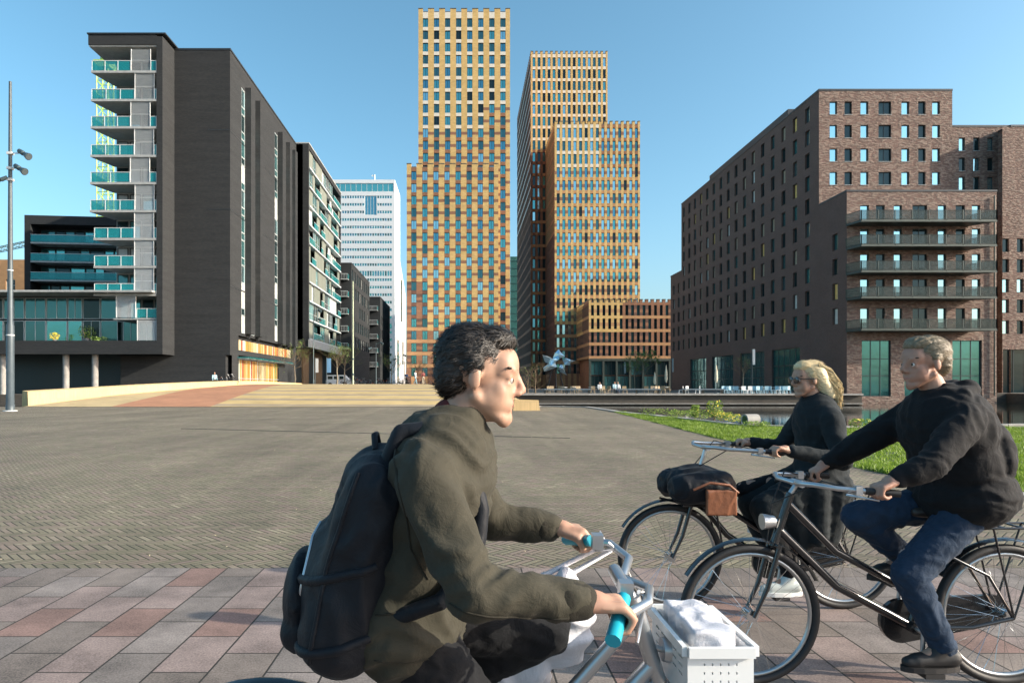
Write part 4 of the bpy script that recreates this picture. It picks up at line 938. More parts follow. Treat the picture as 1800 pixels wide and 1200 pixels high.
# ================================================================ STREET LAMPS, SIGN POSTS
def lamp(x, y, H, label, s=1, r=0.07, heads=2, m='poledark', group='street lamps beyond the bridge'):
    t = thing('street_lamp', label, 'street lamp', (x, y, hump(y)), 0, group)
    mb = MB(); mb.lathe([(r*1.5, 0), (r*1.5, 0.6), (r, 0.65), (r*0.6, H)], n=10); mb.build('pole', M[m], t)
    for k in range(heads):
        z = H*(0.985-0.12*k); sd = 1 if k % 2 == 0 else s
        mb = MB(); mb.tube((0, 0, z-0.1), (0.7*sd, -0.1, z+0.1), 0.03, n=5); a = mb.build('arm', M[m], t)
        mb = MB(); mb.tube((0.6*sd, -0.1, z+0.14), (1.05*sd, -0.25, z-0.12), 0.1, 0.19, 10); mb.build('lamp_head', M[m], t)
    return t
lamp(PX(551, 88), 88, 9.6, 'slim street lamp with two floodlight heads, in front of the pale balconied wall', 1)
lamp(PX(661, 100), 100, 6.2, 'street lamp with two small heads, in front of the smaller dark street block', -1)
lamp(PX(703, 118), 118, 5.6, 'thin street lamp before the white wedge building', -1, 0.06)
t = thing('flagpole', 'pale greenish bare flagpole standing in front of the dark street block', 'pole', (PX(620.5, 84), 84, hump(84)))
mb = MB(); mb.lathe([(0.12, 0), (0.12, 0.4), (0.085, 0.45), (0.06, 12.6), (0.02, 12.7)], n=10); mb.build('pole', mat('pale_green_paint', (0.45, 0.5, 0.33), 0.5, var=0.2, vs=6), t)
mb = MB(); mb.lathe([(0.14, 1.1), (0.14, 1.35)], n=10); mb.lathe([(0.13, 3.0), (0.13, 3.2)], n=10); mb.build('band', M['poledark'], t)
M['banner'] = mat('blue_banner', (0.16, 0.34, 0.55), 0.6, var=0.1)
def banner(px, d, z0_, h, w_, m, label):
    t = thing('banner_post', label, 'banner', (PX(px, d), d, hump(d)), 0, 'upright banners and sign posts')
    mb = MB(); mb.tube((0, 0, 0), (0, 0, z0_+h+0.1), 0.05, n=8); mb.build('pole', M['poledark'], t)
    mb = MB(); mb.box(0.06, 0.06+w_, -0.04, 0.04, z0_, z0_+h); mb.build('banner', m, t)
banner(554, 92, 1.6, 1.9, 0.35, M['whitemetal'], 'narrow pale banner beside the slim street lamp')
banner(574, 96, 1.7, 2.0, 0.55, M['banner'], 'blue banner on a post under the pale balconied block')
banner(1097, 150, 3.6, 2.4, 0.3, M['whitemetal'], 'white banner hanging before the striped block, near the bare tree')
banner(1181, 140, 3.6, 2.8, 0.3, M['whitemetal'], 'pale banner between the striped block and the brick building')
banner(1322, 84, 2.4, 1.9, 0.3, M['whitemetal'], 'tall white banner above the terrace of white chairs')
# ================================================================ BARE TREES
def tree(x, y, z, H, label, seed, spread=0.5, trunkm='bark', budm='leafg', buds=260, hang=False, levels=4, r0=None, group='bare trees on the far bank', budc=0.05, stemh=0.35):
    rnd = random.Random(seed); t = thing('bare_tree', label, 'tree', (x, y, z), 0, group)
    r0 = r0 or H*0.016; tr = MB(); cr = MB(); lf = MB()
    p = [(0, 0, 0)]; 
    for i in range(1, 5): p.append((rnd.gauss(0, .02)*H*0.4, rnd.gauss(0, .02)*H*0.4, H*0.62*i/4))
    tr.path(p, [r0*1.25, r0, r0*0.85, r0*0.7, r0*0.5], 8)
    tips = []
    def br(a, d, L, r, lv):
        pts = [a]; q = a.copy(); dd = d.copy(); n = 3
        for i in range(n):
            dd = (dd+Vector((rnd.gauss(0, .16), rnd.gauss(0, .16), rnd.gauss(0.06, .12)))).normalized(); q = q+dd*L/n; pts.append(q.copy())
        cr.path(pts, [r, r*0.8, r*0.6, r*0.35], 5 if lv < 2 else 3)
        if lv >= levels-1: tips.append(q)
        if lv < levels:
            k = rnd.choice([3, 4]) if lv < 2 else 3
            for i in range(k):
                b = pts[rnd.choice([1, 2, 3])]; ax = Vector((rnd.gauss(0, 1), rnd.gauss(0, 1), rnd.gauss(0.25, .5))).normalized()
                br(b, (dd*0.9+ax*0.85).normalized(), L*rnd.uniform(0.5, 0.72), r*0.55, lv+1)
    n0 = 9
    for i in range(n0):
        f = stemh+(0.62-stemh)*i/(n0-1); a = 2.4*i+rnd.random(); k = min(3, int(f/0.62*4)); u = f/0.62*4-k
        b = Vector(p[k]).lerp(Vector(p[k+1]), u)
        br(b, Vector((math.cos(a)*spread*1.6, math.sin(a)*spread*1.6, 0.8)).normalized(), H*(0.34-0.12*i/n0), r0*0.4, 1)
    for i in range(buds):
        c = rnd.choice(tips)+Vector((rnd.gauss(0, 1), rnd.gauss(0, 1), rnd.gauss(0, 1)))*H*0.015; s = budc*rnd.uniform(.6, 1.5)
        u = Vector((rnd.gauss(0, 1), rnd.gauss(0, 1), rnd.gauss(0, 1))).normalized()*s; v = u.orthogonal().normalized()*s*.6; lf.add([c-u, c-v, c+u, c+v], [(0, 1, 2, 3)])
    tr.build('trunk', M[trunkm], t); c = cr.build('crown', M['twig'], t)
    if buds: lf.build('foliage', M[budm], c)
    return t
tree(PX(518, 86), 86, hump(86), 5.6, 'small bare tree with a pale trunk in front of the slatted entrance', 1, 0.75, buds=420)
tree(PX(592, 100), 100, hump(100), 6.3, 'slender budding tree between the blue banner and the flagpole', 2, 0.4, buds=600)
tree(PX(606, 106), 106, hump(106), 6.4, 'budding tree close to the pale flagpole, behind it', 3, 0.45, buds=600)
tree(PX(688, 118), 118, hump(118), 6.0, 'budding tree at the end of the side street, beside the white wedge', 4, 0.5, buds=700)
tree(PX(731, 110), 110, hump(110), 4.6, 'low spreading bare tree at the foot of the tallest tower', 5, 0.8, buds=150)
tree(PX(1131, 120), 120, 0.5, 7.6, 'large greyish tree with a pale trunk before the striped block', 6, 0.6, buds=1500, budc=0.09)
tree(PX(1116, 128), 128, 0.5, 6.4, 'darker tree just left of the large greyish one', 7, 0.6, buds=1100, budc=0.08)
tree(PX(1306, 86), 86, 0.5, 4.8, 'thin young tree among the terrace chairs by the brick building', 8, 0.4, buds=150)
tree(PX(941, 84), 84, 0.5, 4.6, 'wide leafless shrub tree just left of the mirrored sculpture', 9, 0.95, buds=60, stemh=0.08, trunkm='twig')
tree(PX(928, 88), 88, 0.5, 4.0, 'tangled leafless shrub tree nearest the bridge parapet block', 12, 0.95, buds=60, stemh=0.08, trunkm='twig')
# ================================================================ MIRRORED SCULPTURE
m, nt, b = newmat('sky_tinted_steel'); b.inputs['Metallic'].default_value = 0.7; b.inputs['Roughness'].default_value = 0.22; b.inputs['Base Color'].default_value = rgb((0.62, 0.85, 0.98)); M['mirror'] = m  # white-blue base puts the sky's reflection into the shards' colour
SC_ = thing('mirror_sculpture', 'large sculpture of five mirrored blue star shards on the far bank', 'sculpture', (PX(977, 90), 90, 0.5))
k = 90/F
def shard(pts, th, seed):
    rnd = random.Random(seed); mb = MB(); P3 = [Vector(((x-977)*k, rnd.uniform(-0.5, 0.5), (677-y)*k+CAMH-0.5)) for x, y in pts]
    c = sum(P3, Vector())/len(P3); f = c+Vector((0, -0.9, 0.1)); g = c+Vector((0, 0.7, 0)); n = len(P3)
    mb.add(P3+[f, g], [(i, (i+1) % n, n) for i in range(n)]+[((i+1) % n, i, n+1) for i in range(n)])
    o = mb.build('shard', M['mirror'], SC_); bm = bmesh.new(); bm.from_mesh(o.data); bmesh.ops.recalc_face_normals(bm, faces=bm.faces); bm.to_mesh(o.data); bm.free()
shard([(953, 624), (965, 626), (974, 631), (983, 630), (976, 637), (967, 641), (958, 636)], 1, 1)
shard([(983, 613), (987, 619), (992, 626), (985, 629), (979, 634), (972, 629), (976, 620)], 1, 2)
shard([(1011, 634), (1003, 637), (1002, 642), (993, 641), (989, 633), (994, 629), (1003, 633)], 1, 3)
shard([(975, 637), (979, 645), (970, 649), (956, 653), (954, 646), (963, 640)], 1, 4)
shard([(986, 640), (991, 643), (993, 652), (998, 660), (990, 655), (981, 653), (982, 645)], 1, 5)
mb = MB(); mb.tube((-1.2, 0, 0), (-0.5, 0, 3), 0.12, 0.06, 6); mb.tube((1.2, 0.3, 0), (0.4, 0, 3.2), 0.12, 0.06, 6); mb.tube((0, -0.4, 0), (0, 0, 3.4), 0.12, 0.06, 6)
for a, b in (((0, 0, 3.3), (-1.4, 0, 3.6)), ((0, 0, 3.3), (1.4, 0, 3.2)), ((0, 0, 3.3), (0.3, 0, 4.6)), ((0, 0, 3.3), (-1, 0, 2.4)), ((0, 0, 3.3), (0.9, 0, 2.3))): mb.tube(a, b, 0.07, 0.05, 6)
mb.build('strut', M['black'], SC_)
# ================================================================ TERRACE FURNITURE
mb = MB(); M['bluegrey'] = mat('blue_grey_decking', (0.12, 0.16, 0.19), 0.6, bump=0.2)
def bench(x0_, x1_, y, label):
    t = thing('quay_bench', label, 'bench', ((x0_+x1_)/2, y, 0.6), 0, 'long low benches on the far quay'); W_ = x1_-x0_
    mb = MB(); mb.box(-W_/2, W_/2, -0.45, 0.45, 0.38, 0.5); mb.build('seat', M['bluegrey'], t)
    for i in range(int(W_/2)+1):
        mb = MB(); mb.box(-W_/2+0.1+i*(W_-0.3)/int(W_/2), -W_/2+0.2+i*(W_-0.3)/int(W_/2), -0.35, 0.35, -0.1, 0.379); mb.build('support', M['frame'], t)
bench(PX(955, 74), PX(1038, 74), 74, 'long blue grey bench on the far quay below the mirrored sculpture')
bench(PX(1079, 74), PX(1160, 74), 74, 'long blue grey bench on the far quay below the striped block')
bench(PX(1200, 74), PX(1272, 74), 74, 'long blue grey bench on the far quay at the corner of the brick building')
M['chairblue'] = mat('pale_blue_plastic', (0.30, 0.50, 0.60), 0.4, var=0.05); M['chairwhite'] = mat('white_plastic', (0.7, 0.72, 0.72), 0.4, var=0.05); M['wicker'] = mat('tan_wicker', (0.3, 0.23, 0.14), 0.8)
def chair(cm, name='terrace_chair', label='x', loc=(0, 0, 0), rz=0, grp=None):
    t = thing(name, label, 'chair', loc, rz, grp); mb = MB(); mb.box(-0.24, 0.24, -0.22, 0.22, 0.43, 0.47); mb.build('seat', cm, t)
    mb = MB(); mb.prism([(-0.24, 0.2), (0.24, 0.2), (0.24, 0.24), (-0.24, 0.24)], 0.472, 0.88); mb.build('backrest', cm, t)
    for a, b in ((-1, -1), (1, -1), (1, 1), (-1, 1)):
        mb = MB(); mb.tube((a*0.2, b*0.18, 0.43), (a*0.25, b*0.23, 0), 0.022, n=5); mb.build('leg', cm, t)
    return t
G = 'white and blue chairs along the quay terrace'
lab = 'pale blue plastic chair in the crowded row on the quay terrace'
c0 = chair(M['chairblue'], label=lab, loc=(PX(1274, 76), 76, 0.5), rz=0.3, grp=G)
for i in range(26):
    px = 1277+i*4.4+random.uniform(-1, 1); d = rc([74.3, 75.2, 76.4, 77.5]); copy_thing(c0, (PX(px, d), d, 0.5), random.uniform(0, 6.28), lab)
lab2 = 'white plastic chair on the quay terrace by the brick building'
c1 = chair(M['chairwhite'], label=lab2, loc=(PX(1309, 73.6), 73.6, 0.5), rz=0.1, grp=G)
for px, d in ((1317, 74), (1226, 77), (1234, 78), (1197, 77), (1205, 79), (1366, 74), (1374, 75)): copy_thing(c1, (PX(px, d), d, 0.5), random.uniform(0, 6.28), lab2)
def table(px, d, label='small round cafe table among the wicker chairs of the far terrace', g='cafe tables on the far terraces'):
    t = thing('cafe_table', label, 'table', (PX(px, d), d, 0.5), 0, g); mb = MB(); mb.lathe([(0.4, 0.72), (0.4, 0.75)], n=14); mb.build('table_top', M['chairwhite'], t)
    mb = MB(); mb.lathe([(0.25, 0), (0.25, 0.03), (0.03, 0.05), (0.03, 0.719)], n=8); mb.build('pedestal', M['frame'], t); return t
lab3 = 'wicker chair on the terrace between the sculpture and the striped block'
c2 = chair(M['wicker'], label=lab3, loc=(PX(1010, 80), 80, 0.5), rz=0.1, grp='wicker terrace chairs'); t0 = table(1014, 80)
for i in range(22):
    d = random.uniform(76.5, 88); px = random.choice([random.uniform(962, 1060), random.uniform(1062, 1105), random.uniform(1135, 1178)]); copy_thing(c2, (PX(px, d), d, 0.5), random.uniform(0, 6.28), lab3)
for i in range(9):
    d = random.uniform(76.5, 86); px = random.choice([random.uniform(962, 1060), random.uniform(1140, 1178)]); copy_thing(t0, (PX(px, d), d, 0.5), 0)
for px in (1284, 1300, 1340, 1360): copy_thing(t0, (PX(px, 78.5), 78.5, 0.5), 0, 'small round cafe table behind the pale blue chairs')
def parasol(px, d, H, label):
    t = thing('closed_parasol', label, 'parasol', (PX(px, d), d, 0.5), 0, 'closed parasols on the terraces'); mb = MB(); mb.lathe([(0.3, 0), (0.3, 0.08), (0.03, 0.1), (0.03, H)], n=8); mb.build('pole', M['steel'], t)
    mb = MB(); mb.lathe([(0.1, H*0.38), (0.2, H*0.5), (0.16, H*0.75), (0.03, H*0.99)], n=9); mb.build('canopy', mat('cream_canvas', (0.6, 0.55, 0.42), 0.9), t)
parasol(1171, 88, 3.6, 'closed cream parasol before the right end of the striped block'); parasol(1151, 92, 2.8, 'smaller closed parasol beside the large greyish tree'); parasol(1259, 80, 3.4, 'closed cream parasol near the corner of the brick building')
# white parked van
t = thing('white_van', 'small white van parked beyond the bridge, partly below its crest', 'van', (PX(595, 112), 112, hump(112)))
mb = MB(); mb.prism([(-1.9, -0.9), (1.9, -0.9), (1.9, 0.9), (-1.9, 0.9)], 0.35, 1.1); mb.prism([(-1.85, -0.85), (1.1, -0.85), (1.1, 0.85), (-1.85, 0.85)], 1.101, 1.9); mb.prism([(1.101, -0.85), (1.8, -0.85), (1.8, 0.85), (1.101, 0.85)], 1.101, [1.9, 1.15, 1.15, 1.9]); mb.build('body', M['chairwhite'], t)
for x in (-1.2, 1.2):
    for y in (-0.92, 0.92): mb = MB(); mb.tube((x, y-0.1, 0.33), (x, y+0.1, 0.33), 0.33, n=16); mb.build('wheel', M['black'], t)
for a, b in ((-1.6, -0.8), (-0.6, 0.1), (0.3, 1.0)): mb = MB(); mb.box(a, b, -0.875, -0.852, 1.2, 1.7); mb.build('window', M['g_dark'], t)
# stone roller on the bank
t = thing('stone_pipe', 'pale round concrete pipe end lying at the edge of the grass', 'pipe', (10.5, 24.9, 0.21), 0)
mb = MB(); mb.tube((-0.25, 0, 0), (0.25, 0.1, 0), 0.21, n=20); mb.build('barrel', M['concrete'], t)
mb = MB(); mb.tube((-0.27, -0.002, 0), (-0.25, 0, 0), 0.15, n=20); mb.build('mouth', M['soil'], t)
# ================================================================ GRASS
rnd = random.Random(5)
m, nt, b = newmat('grass_blade'); tc = nd(nt, 'TexCoord'); n = nd(nt, 'TexNoise'); n.inputs['Scale'].default_value = 1.3; n.inputs['Detail'].default_value = 7; nt.links.new(tc.outputs['Object'], n.inputs['Vector'])
n_ = nd(nt, 'TexNoise'); n_.inputs['Scale'].default_value = 40; nt.links.new(tc.outputs['Object'], n_.inputs['Vector'])
r = nd(nt, 'MapRange'); r.inputs['From Min'].default_value = 0.75; r.inputs['From Max'].default_value = 1.25; nt.links.new(mth(nt, 'ADD', n.outputs[0], n_.outputs[0]), r.inputs[0])
nt.links.new(mixc(nt, r.outputs[0], (0.07, 0.14, 0.012), (0.28, 0.39, 0.05)), b.inputs['Base Color']); b.inputs['Roughness'].default_value = 0.6
tr_ = nd(nt, 'BsdfTranslucent'); tr_.inputs[0].default_value = (0.2, 0.3, 0.035, 1); mx = nd(nt, 'MixShader'); mx.inputs[0].default_value = 0.35
nt.links.new(b.outputs[0], mx.inputs[1]); nt.links.new(tr_.outputs[0], mx.inputs[2]); nt.links.new(mx.outputs[0], nt.nodes['Material Output'].inputs[0]); M['grass'] = m
mb = MB()
def inbank(x, y):
    if y < 9.33 or x < 7.03+max(0, y-19)*0.065: return False
    lim = 23.4 if x > 12 else (23.6+(12.5-x)*0.65 if x > 10.3 else 25+(10.3-x)*8.0)
    return y < lim
cnt = 0; bl = []
while cnt < 52000:
    y = 9.3+rnd.random()**1.4*28.7; x = 6.9+rnd.random()**1.25*16
    if x > y*0.86+1: continue
    if not inbank(x, y): continue
    cl = noise.noise(Vector((x*0.8, y*0.8, 0))); cl2 = noise.noise(Vector((x*3, y*3, 3)))
    if rnd.random() > 0.75+cl: continue
    h = (0.03+0.045*rnd.random())*(1.0+1.1*max(0, cl)+0.6*max(0, cl2)); w_ = h*0.16+0.006; a = rnd.uniform(0, 6.28); dx, dy = math.cos(a)*w_, math.sin(a)*w_; lx, ly = rnd.gauss(0, .35)*h, rnd.gauss(0, .35)*h
    mb.v += [(x-dx, y-dy, 0), (x+dx, y+dy, 0), (x+lx, y+ly, h)]; bl.append(1); cnt += 1
mb.f = [(3*i, 3*i+1, 3*i+2) for i in range(cnt)]; mb.m = [0]*cnt; mb.sm = [False]*cnt
tag(mb.build('grass', M['grass']), 'short bright green grass on the canal bank', 'grass', kind='stuff')
WG = 'weeds on the canal bank'
for i, (px, d, H, r_, lb_, fl) in enumerate([(1230, 28.5, 0.45, 0.5, 'leafy green weed clump left of the yellow flowering ones', 0.02), (1160, 33, 0.35, 0.9, 'low bushy green weeds nearest the far corner of the grass', 0), (1200, 31, 0.34, 0.6, 'low weed clump between the bushy corner weeds and the leafy one', 0),
    (1256, 27.5, 0.85, 0.28, 'tallest yellow flowering weed on the canal bank', 0.12), (1272, 27, 0.42, 0.3, 'yellow flowering weed just right of the tallest one', 0.25), (1288, 26.3, 0.36, 0.28, 'small yellow flowering weed nearest the concrete pipe', 0.3), (1222, 29, 0.62, 0.16, 'thin upright weed with few leaves on the bank', 0.05), (1512, 22.6, 0.36, 0.3, 'small weed at the water edge behind the cyclists', 0.1), (1330, 24, 0.2, 0.4, 'low weed beside the concrete pipe', 0)]):
    shrub('weed', PX(px, d), d, 0, r_, H, lb_, 'weed', 20+i, 330, 0.035 if H < 0.6 else 0.05, group=WG, pot=False, m='grass', flower=fl)
# fallen bits on the plaza: pale leaves
mb = MB(); rnd = random.Random(8)
for i in range(260):
    y = 5.6+rnd.random()**1.7*24; x = rnd.uniform(-0.7, 0.62)*y; s = rnd.uniform(0.008, 0.02); a = rnd.uniform(0, 6.28)
    u = Vector((math.cos(a), math.sin(a), rnd.uniform(0, .5)))*s; v = Vector((-math.sin(a), math.cos(a), rnd.uniform(0, .4)))*s*0.5; c = Vector((x, y, 0.004+s*0.2)); mb.add([c-u, c-v, c+u, c+v], [(0, 1, 2, 3)])
tag(mb.build('leaf_litter', mat('dry_leaf', (0.45, 0.38, 0.25), 0.9, var=0.5, vs=0.5)), 'tiny dry leaves scattered over the brick plaza', 'leaves', kind='stuff')
# ================================================================ BICYCLES
M['chrome'] = mat('chrome', (0.6, 0.62, 0.63), 0.18, 1.0, var=0); M['alu'] = mat('brushed_alloy', (0.5, 0.52, 0.54), 0.35, 0.9, var=0)
M['blackpaint'] = mat('black_bike_paint', (0.012, 0.013, 0.015), 0.25, 0.0, var=0, coat=0.6); M['rimsilver'] = mat('rim', (0.42, 0.44, 0.45), 0.3, 0.9, var=0)
M['reflector'] = mat('orange_reflector', (0.8, 0.15, 0.04), 0.3, var=0); M['saddle'] = mat('brown_saddle', (0.03, 0.022, 0.018), 0.5, var=0.2); M['tealgrip'] = mat('teal_grip', (0.01, 0.32, 0.42), 0.35, var=0)
def bicycle(label, loc, rz, wb=1.14, bar=1.05, hand=0.0, group=None, framem='blackpaint', lod=0, fenderm='blackpaint', griplen=0.13, sweep=0.18, grip='black', seatz=0.86, fwh='x', rack=True, guard=True, crank=-0.6, wide=0.27):
    """x forward, y across; origin on the ground below the middle"""
    t = thing('bicycle', label, 'bicycle', loc, rz, group)
    R_ = 0.345; xf = wb*0.55; xr = xf-wb; bbx = xr+0.46; FM = M[framem]
    parts = []
    def B(name, mb, m, parent=None): o = mb.build(name, m, parent or t); return o
    for x in (xf, xr):
        mb = MB(); n = 12 if lod else 36
        mb.torus((x, 0, R_), R_-0.02, 0.021, 24 if lod else 56, 5 if lod else 10); wh = B('wheel', mb, M['black'])
        mb = MB(); mb.torus((x, 0, R_), R_-0.048, 0.011, 24 if lod else 56, 4 if lod else 8); B('rim', mb, M['rimsilver'], wh)
        mb = MB(); mb.tube((x, -0.035, R_), (x, 0.035, R_), 0.03, n=10)
        if not lod:
            for k in range(n):
                a = 2*PI*k/n; s = 1 if k % 2 else -1; a2 = a+(0.5 if (k//2) % 2 else -0.5)
                mb.tube((x+0.028*math.cos(a2), s*0.028, R_+0.028*math.sin(a2)), (x+(R_-0.058)*math.cos(a), 0, R_+(R_-0.058)*math.sin(a)), 0.0012, n=3, caps=False)
        else:
            for k in range(8): a = 2*PI*k/8; mb.tube((x, 0, R_), (x+(R_-0.06)*math.cos(a), 0, R_+(R_-0.06)*math.sin(a)), 0.004, n=3, caps=False)
        B('spokes', mb, M['chrome'], wh)
    hx, hz = xf-0.20, 0.86; hb = Vector((xf-0.125, 0, 0.70)); ht = Vector((hx, 0, hz+0.08)); bb = Vector((bbx, 0, 0.29)); sc = Vector((bbx-0.13, 0, 0.70)); rh = Vector((xr, 0, R_))
    r = 0.018
    mb = MB(); mb.tube(hb-Vector((-.01, 0, .02)), ht, 0.021, n=10)
    mb.path([hb+(ht-hb)*0.25, hb.lerp(bb, 0.45)+Vector((0, 0, -0.03)), bb], r*1.15, 10)
    mb.path([hb+(ht-hb)*0.8, hb.lerp(bb, 0.4)+Vector((-0.03, 0, 0.12)), bb.lerp(sc, 0.35)], r, 10)
    mb.tube(bb, sc, r, n=10); mb.tube(bb-Vector((0, .05, 0)), bb+Vector((0, .05, 0)), 0.028, n=12)
    for s in (-0.06, 0.06): mb.path([bb+Vector((0, s*0.6, 0)), Vector((xr+0.2, s, 0.3)), rh+Vector((0, s, 0))], 0.01, 6); mb.path([sc+Vector((0, s*0.25, -0.04)), Vector((xr+0.12, s, 0.55)), rh+Vector((0, s, 0))], 0.008, 6)
    B('frame', mb, FM)
    mb = MB()
    for s in (-0.052, 0.052): mb.path([hb+Vector((0.005, s, -0.02)), hb.lerp(Vector((xf, 0, R_)), 0.6)+Vector((-0.015, s, 0)), Vector((xf, s, R_))], [0.014, 0.012, 0.008], 7)
    mb.tube(hb+Vector((0.005, -0.06, -0.015)), hb+Vector((0.005, 0.06, -0.015)), 0.014, n=7); B('fork', mb, FM)
    for x, a0, a1, nm in ((xf, 0.55, 2.7, 'fender'), (xr, 0.15, 2.6, 'fender')):
        mb = MB(); N = 16; vs = []
        for i in range(N+1):
            a = a0+(a1-a0)*i/N
            for yy, rr in ((-0.026, 0.022), (0, 0.034), (0.026, 0.022)): vs.append((x+(R_+rr)*math.cos(a if x == xf else PI-a), yy, R_+(R_+rr)*math.sin(a)))
        mb.add(vs, [(i*3+k, i*3+k+1, i*3+k+4, i*3+k+3) for i in range(N) for k in range(2)], 0, True); B(nm, mb, M[fenderm] if x == xr else FM)
    # handlebar
    st = ht+Vector((-0.035, 0, bar-hz-0.08)); mb = MB(); mb.tube(ht, st, 0.013, n=8); mb.tube(st+Vector((0.0, -0.05, 0)), st+Vector((0, 0.05, 0)), 0.018, n=8); B('stem', mb, M['alu'])
    mb = MB(); e = []
    for s in (-1, 1):
        p0 = st+Vector((0.01, 0, 0)); p1 = st+Vector((0.05, s*0.10, 0.012)); p2 = st+Vector((0.02, s*0.20, 0.02)); p3 = st+Vector((-0.06, s*wide, 0.01)); p4 = st+Vector((-0.06-sweep, s*(wide+0.05), -0.005))
        mb.path([p0, p1, p2, p3, p4], 0.0115, 8); e.append((p3.lerp(p4, 0.25), p4))
    B('handlebar', mb, M['alu'])
    for a, b in e: mb = MB(); d = (b-a).normalized(); mb.tube(b-d*griplen, b+d*0.012, 0.0165, 0.017, 10); B('grip', mb, M[grip])
    if not lod:
        for (a, b), s in zip(e, (-1, 1)):
            mb = MB(); d = (b-a).normalized(); c = b-d*(griplen+0.03); mb.box(c.x-0.015, c.x+0.015, c.y-0.015, c.y+0.015, c.z-0.02, c.z+0.02); mb.path([c+Vector((0.03, 0, -0.005)), c+Vector((0.045, 0, -0.02))-d*0.01, c+d*0.13+Vector((0.045, 0, -0.035))], [0.006, 0.006, 0.004], 6); B('brake_lever', mb, M['alu'])
            if sweep < 0.1: continue
            mb = MB(); mb.path([c, c+Vector((0.12, -s*0.08, 0.03)), ht+Vector((0.09, 0, -0.05)), hb+Vector((0.04, 0, 0))], 0.0035, 5); B('cable', mb, M['black'])
    # saddle
    sp = sc+Vector((-0.04, 0, seatz-0.70-0.05)); mb = MB(); mb.tube(sc, sp, 0.0125, n=8); B('seat_post', mb, M['alu'])
    mb = MB(); mb.ell(sp+Vector((-0.05, 0, 0.035)), (0.11, 0.095, 0.035), 14); mb.cap(sp+Vector((-0.02, 0, 0.04)), sp+Vector((0.14, 0, 0.035)), 0.04, 0.022, 10)
    for s in (-1, 1): mb.tube(sp+Vector((-0.1, s*0.05, 0.0)), sp+Vector((-0.1, s*0.05, -0.05)), 0.018, n=8)
    B('saddle', mb, M['saddle'])
    # chain case, crank
    mb = MB()
    if guard:
        N = 12; o = []
        for i in range(N+1): a = -PI/2+PI*i/N; o.append((bb.x+0.11*math.cos(a), bb.z+0.11*math.sin(a)))
        for i in range(N+1): a = PI/2+PI*i/N; o.append((rh.x-0.0+0.075*math.cos(a), rh.z+0.075*math.sin(a)))
        n = len(o); vs = [(x, -0.085, z) for x, z in o]+[(x, -0.06, z) for x, z in o]
        mb.add(vs, [tuple(range(n)), tuple(range(2*n-1, n-1, -1))]+[((i+1) % n, i, n+i, n+(i+1) % n) for i in range(n)]); B('chain_guard', mb, FM)
    ca, sa = math.cos(crank), math.sin(crank); ped = []
    for s in (-1, 1):
        c = bb+Vector((0, s*0.1, 0)); d = c+Vector((ca*0.17*s, 0, sa*0.17*s)); mb = MB(); mb.tube(c, d, 0.013, 0.009, 8); mb.tube(bb+Vector((0, s*0.03, 0)), c, 0.012, n=8); B('crank', mb, M['alu'])
        mb = MB(); mb.box(d.x-0.045, d.x+0.045, min(d.y, d.y+s*0.1)+0.002, max(d.y, d.y+s*0.1), d.z-0.011, d.z+0.011); B('pedal', mb, M['black']); ped.append(d+Vector((0, s*0.055, 0)))
    if rack:
        mb = MB(); rz_ = 2*R_+0.09
        for s in (-0.065, 0.065):
            mb.path([(sc.x-0.02, s*0.6, rz_-0.02), (xr+0.12, s, rz_), (xr-0.24, s, rz_)], 0.006, 6); mb.tube((xr-0.14, s, rz_), (xr, s, R_), 0.005, n=6); mb.tube((xr+0.1, s, rz_), (xr, s, R_), 0.005, n=6)
        for i in range(5): mb.tube((xr-0.23+i*0.09, -0.065, rz_), (xr-0.23+i*0.09, 0.065, rz_), 0.005, n=5)
        B('rear_rack', mb, FM)
        mb = MB(); mb.box(xr-0.262, xr-0.24, -0.04, 0.04, rz_-0.05, rz_-0.01); B('reflector', mb, M['reflector'])
    mb = MB(); mb.tube((hx+0.08, 0, 0.8), (hx+0.14, 0, 0.8), 0.03, 0.04, 12); mb.tube((hx+0.02, 0, 0.82), (hx+0.08, 0, 0.8), 0.008, n=6); B('headlight', mb, M['alu'])
    return t, dict(st=st, ends=[x[1] for x in e], gripmid=[x[1]-(x[1]-x[0]).normalized()*griplen*0.5 for x in e], bdir=[(x[1]-x[0]).normalized() for x in e], ped=ped, saddle=sp+Vector((-0.03, 0, 0.06)), bb=bb, rh=rh, fh=Vector((xf, 0, R_)))
# parked bicycles by the street
PBL = 'dark parked bicycle in the crowded rows below the street blocks'
pb, _ = bicycle(PBL, (PX(610, 98), 98, hump(98)), 0.4, lod=1, group='bicycles parked beyond the bridge')
rnd = random.Random(3)
for i in range(34):
    d = rnd.uniform(97, 122); px = rnd.uniform(604, 716) if i < 30 else rnd.uniform(736, 760); copy_thing(pb, (PX(px, d), d, hump(d)), rnd.choice([0.3, 1.2, 1.5, 2.0, 3.0])+rnd.uniform(-.2, .2), PBL)
for i, (px, d) in enumerate([(402, 68.5), (394, 69.0)]): copy_thing(pb, (PX(px, d), d, hump(d)), 0.1+0.2*i, ['black bicycle parked against the parapet, right of the seated person', 'second bicycle leaning by the parapet, next to the seated person'][i])
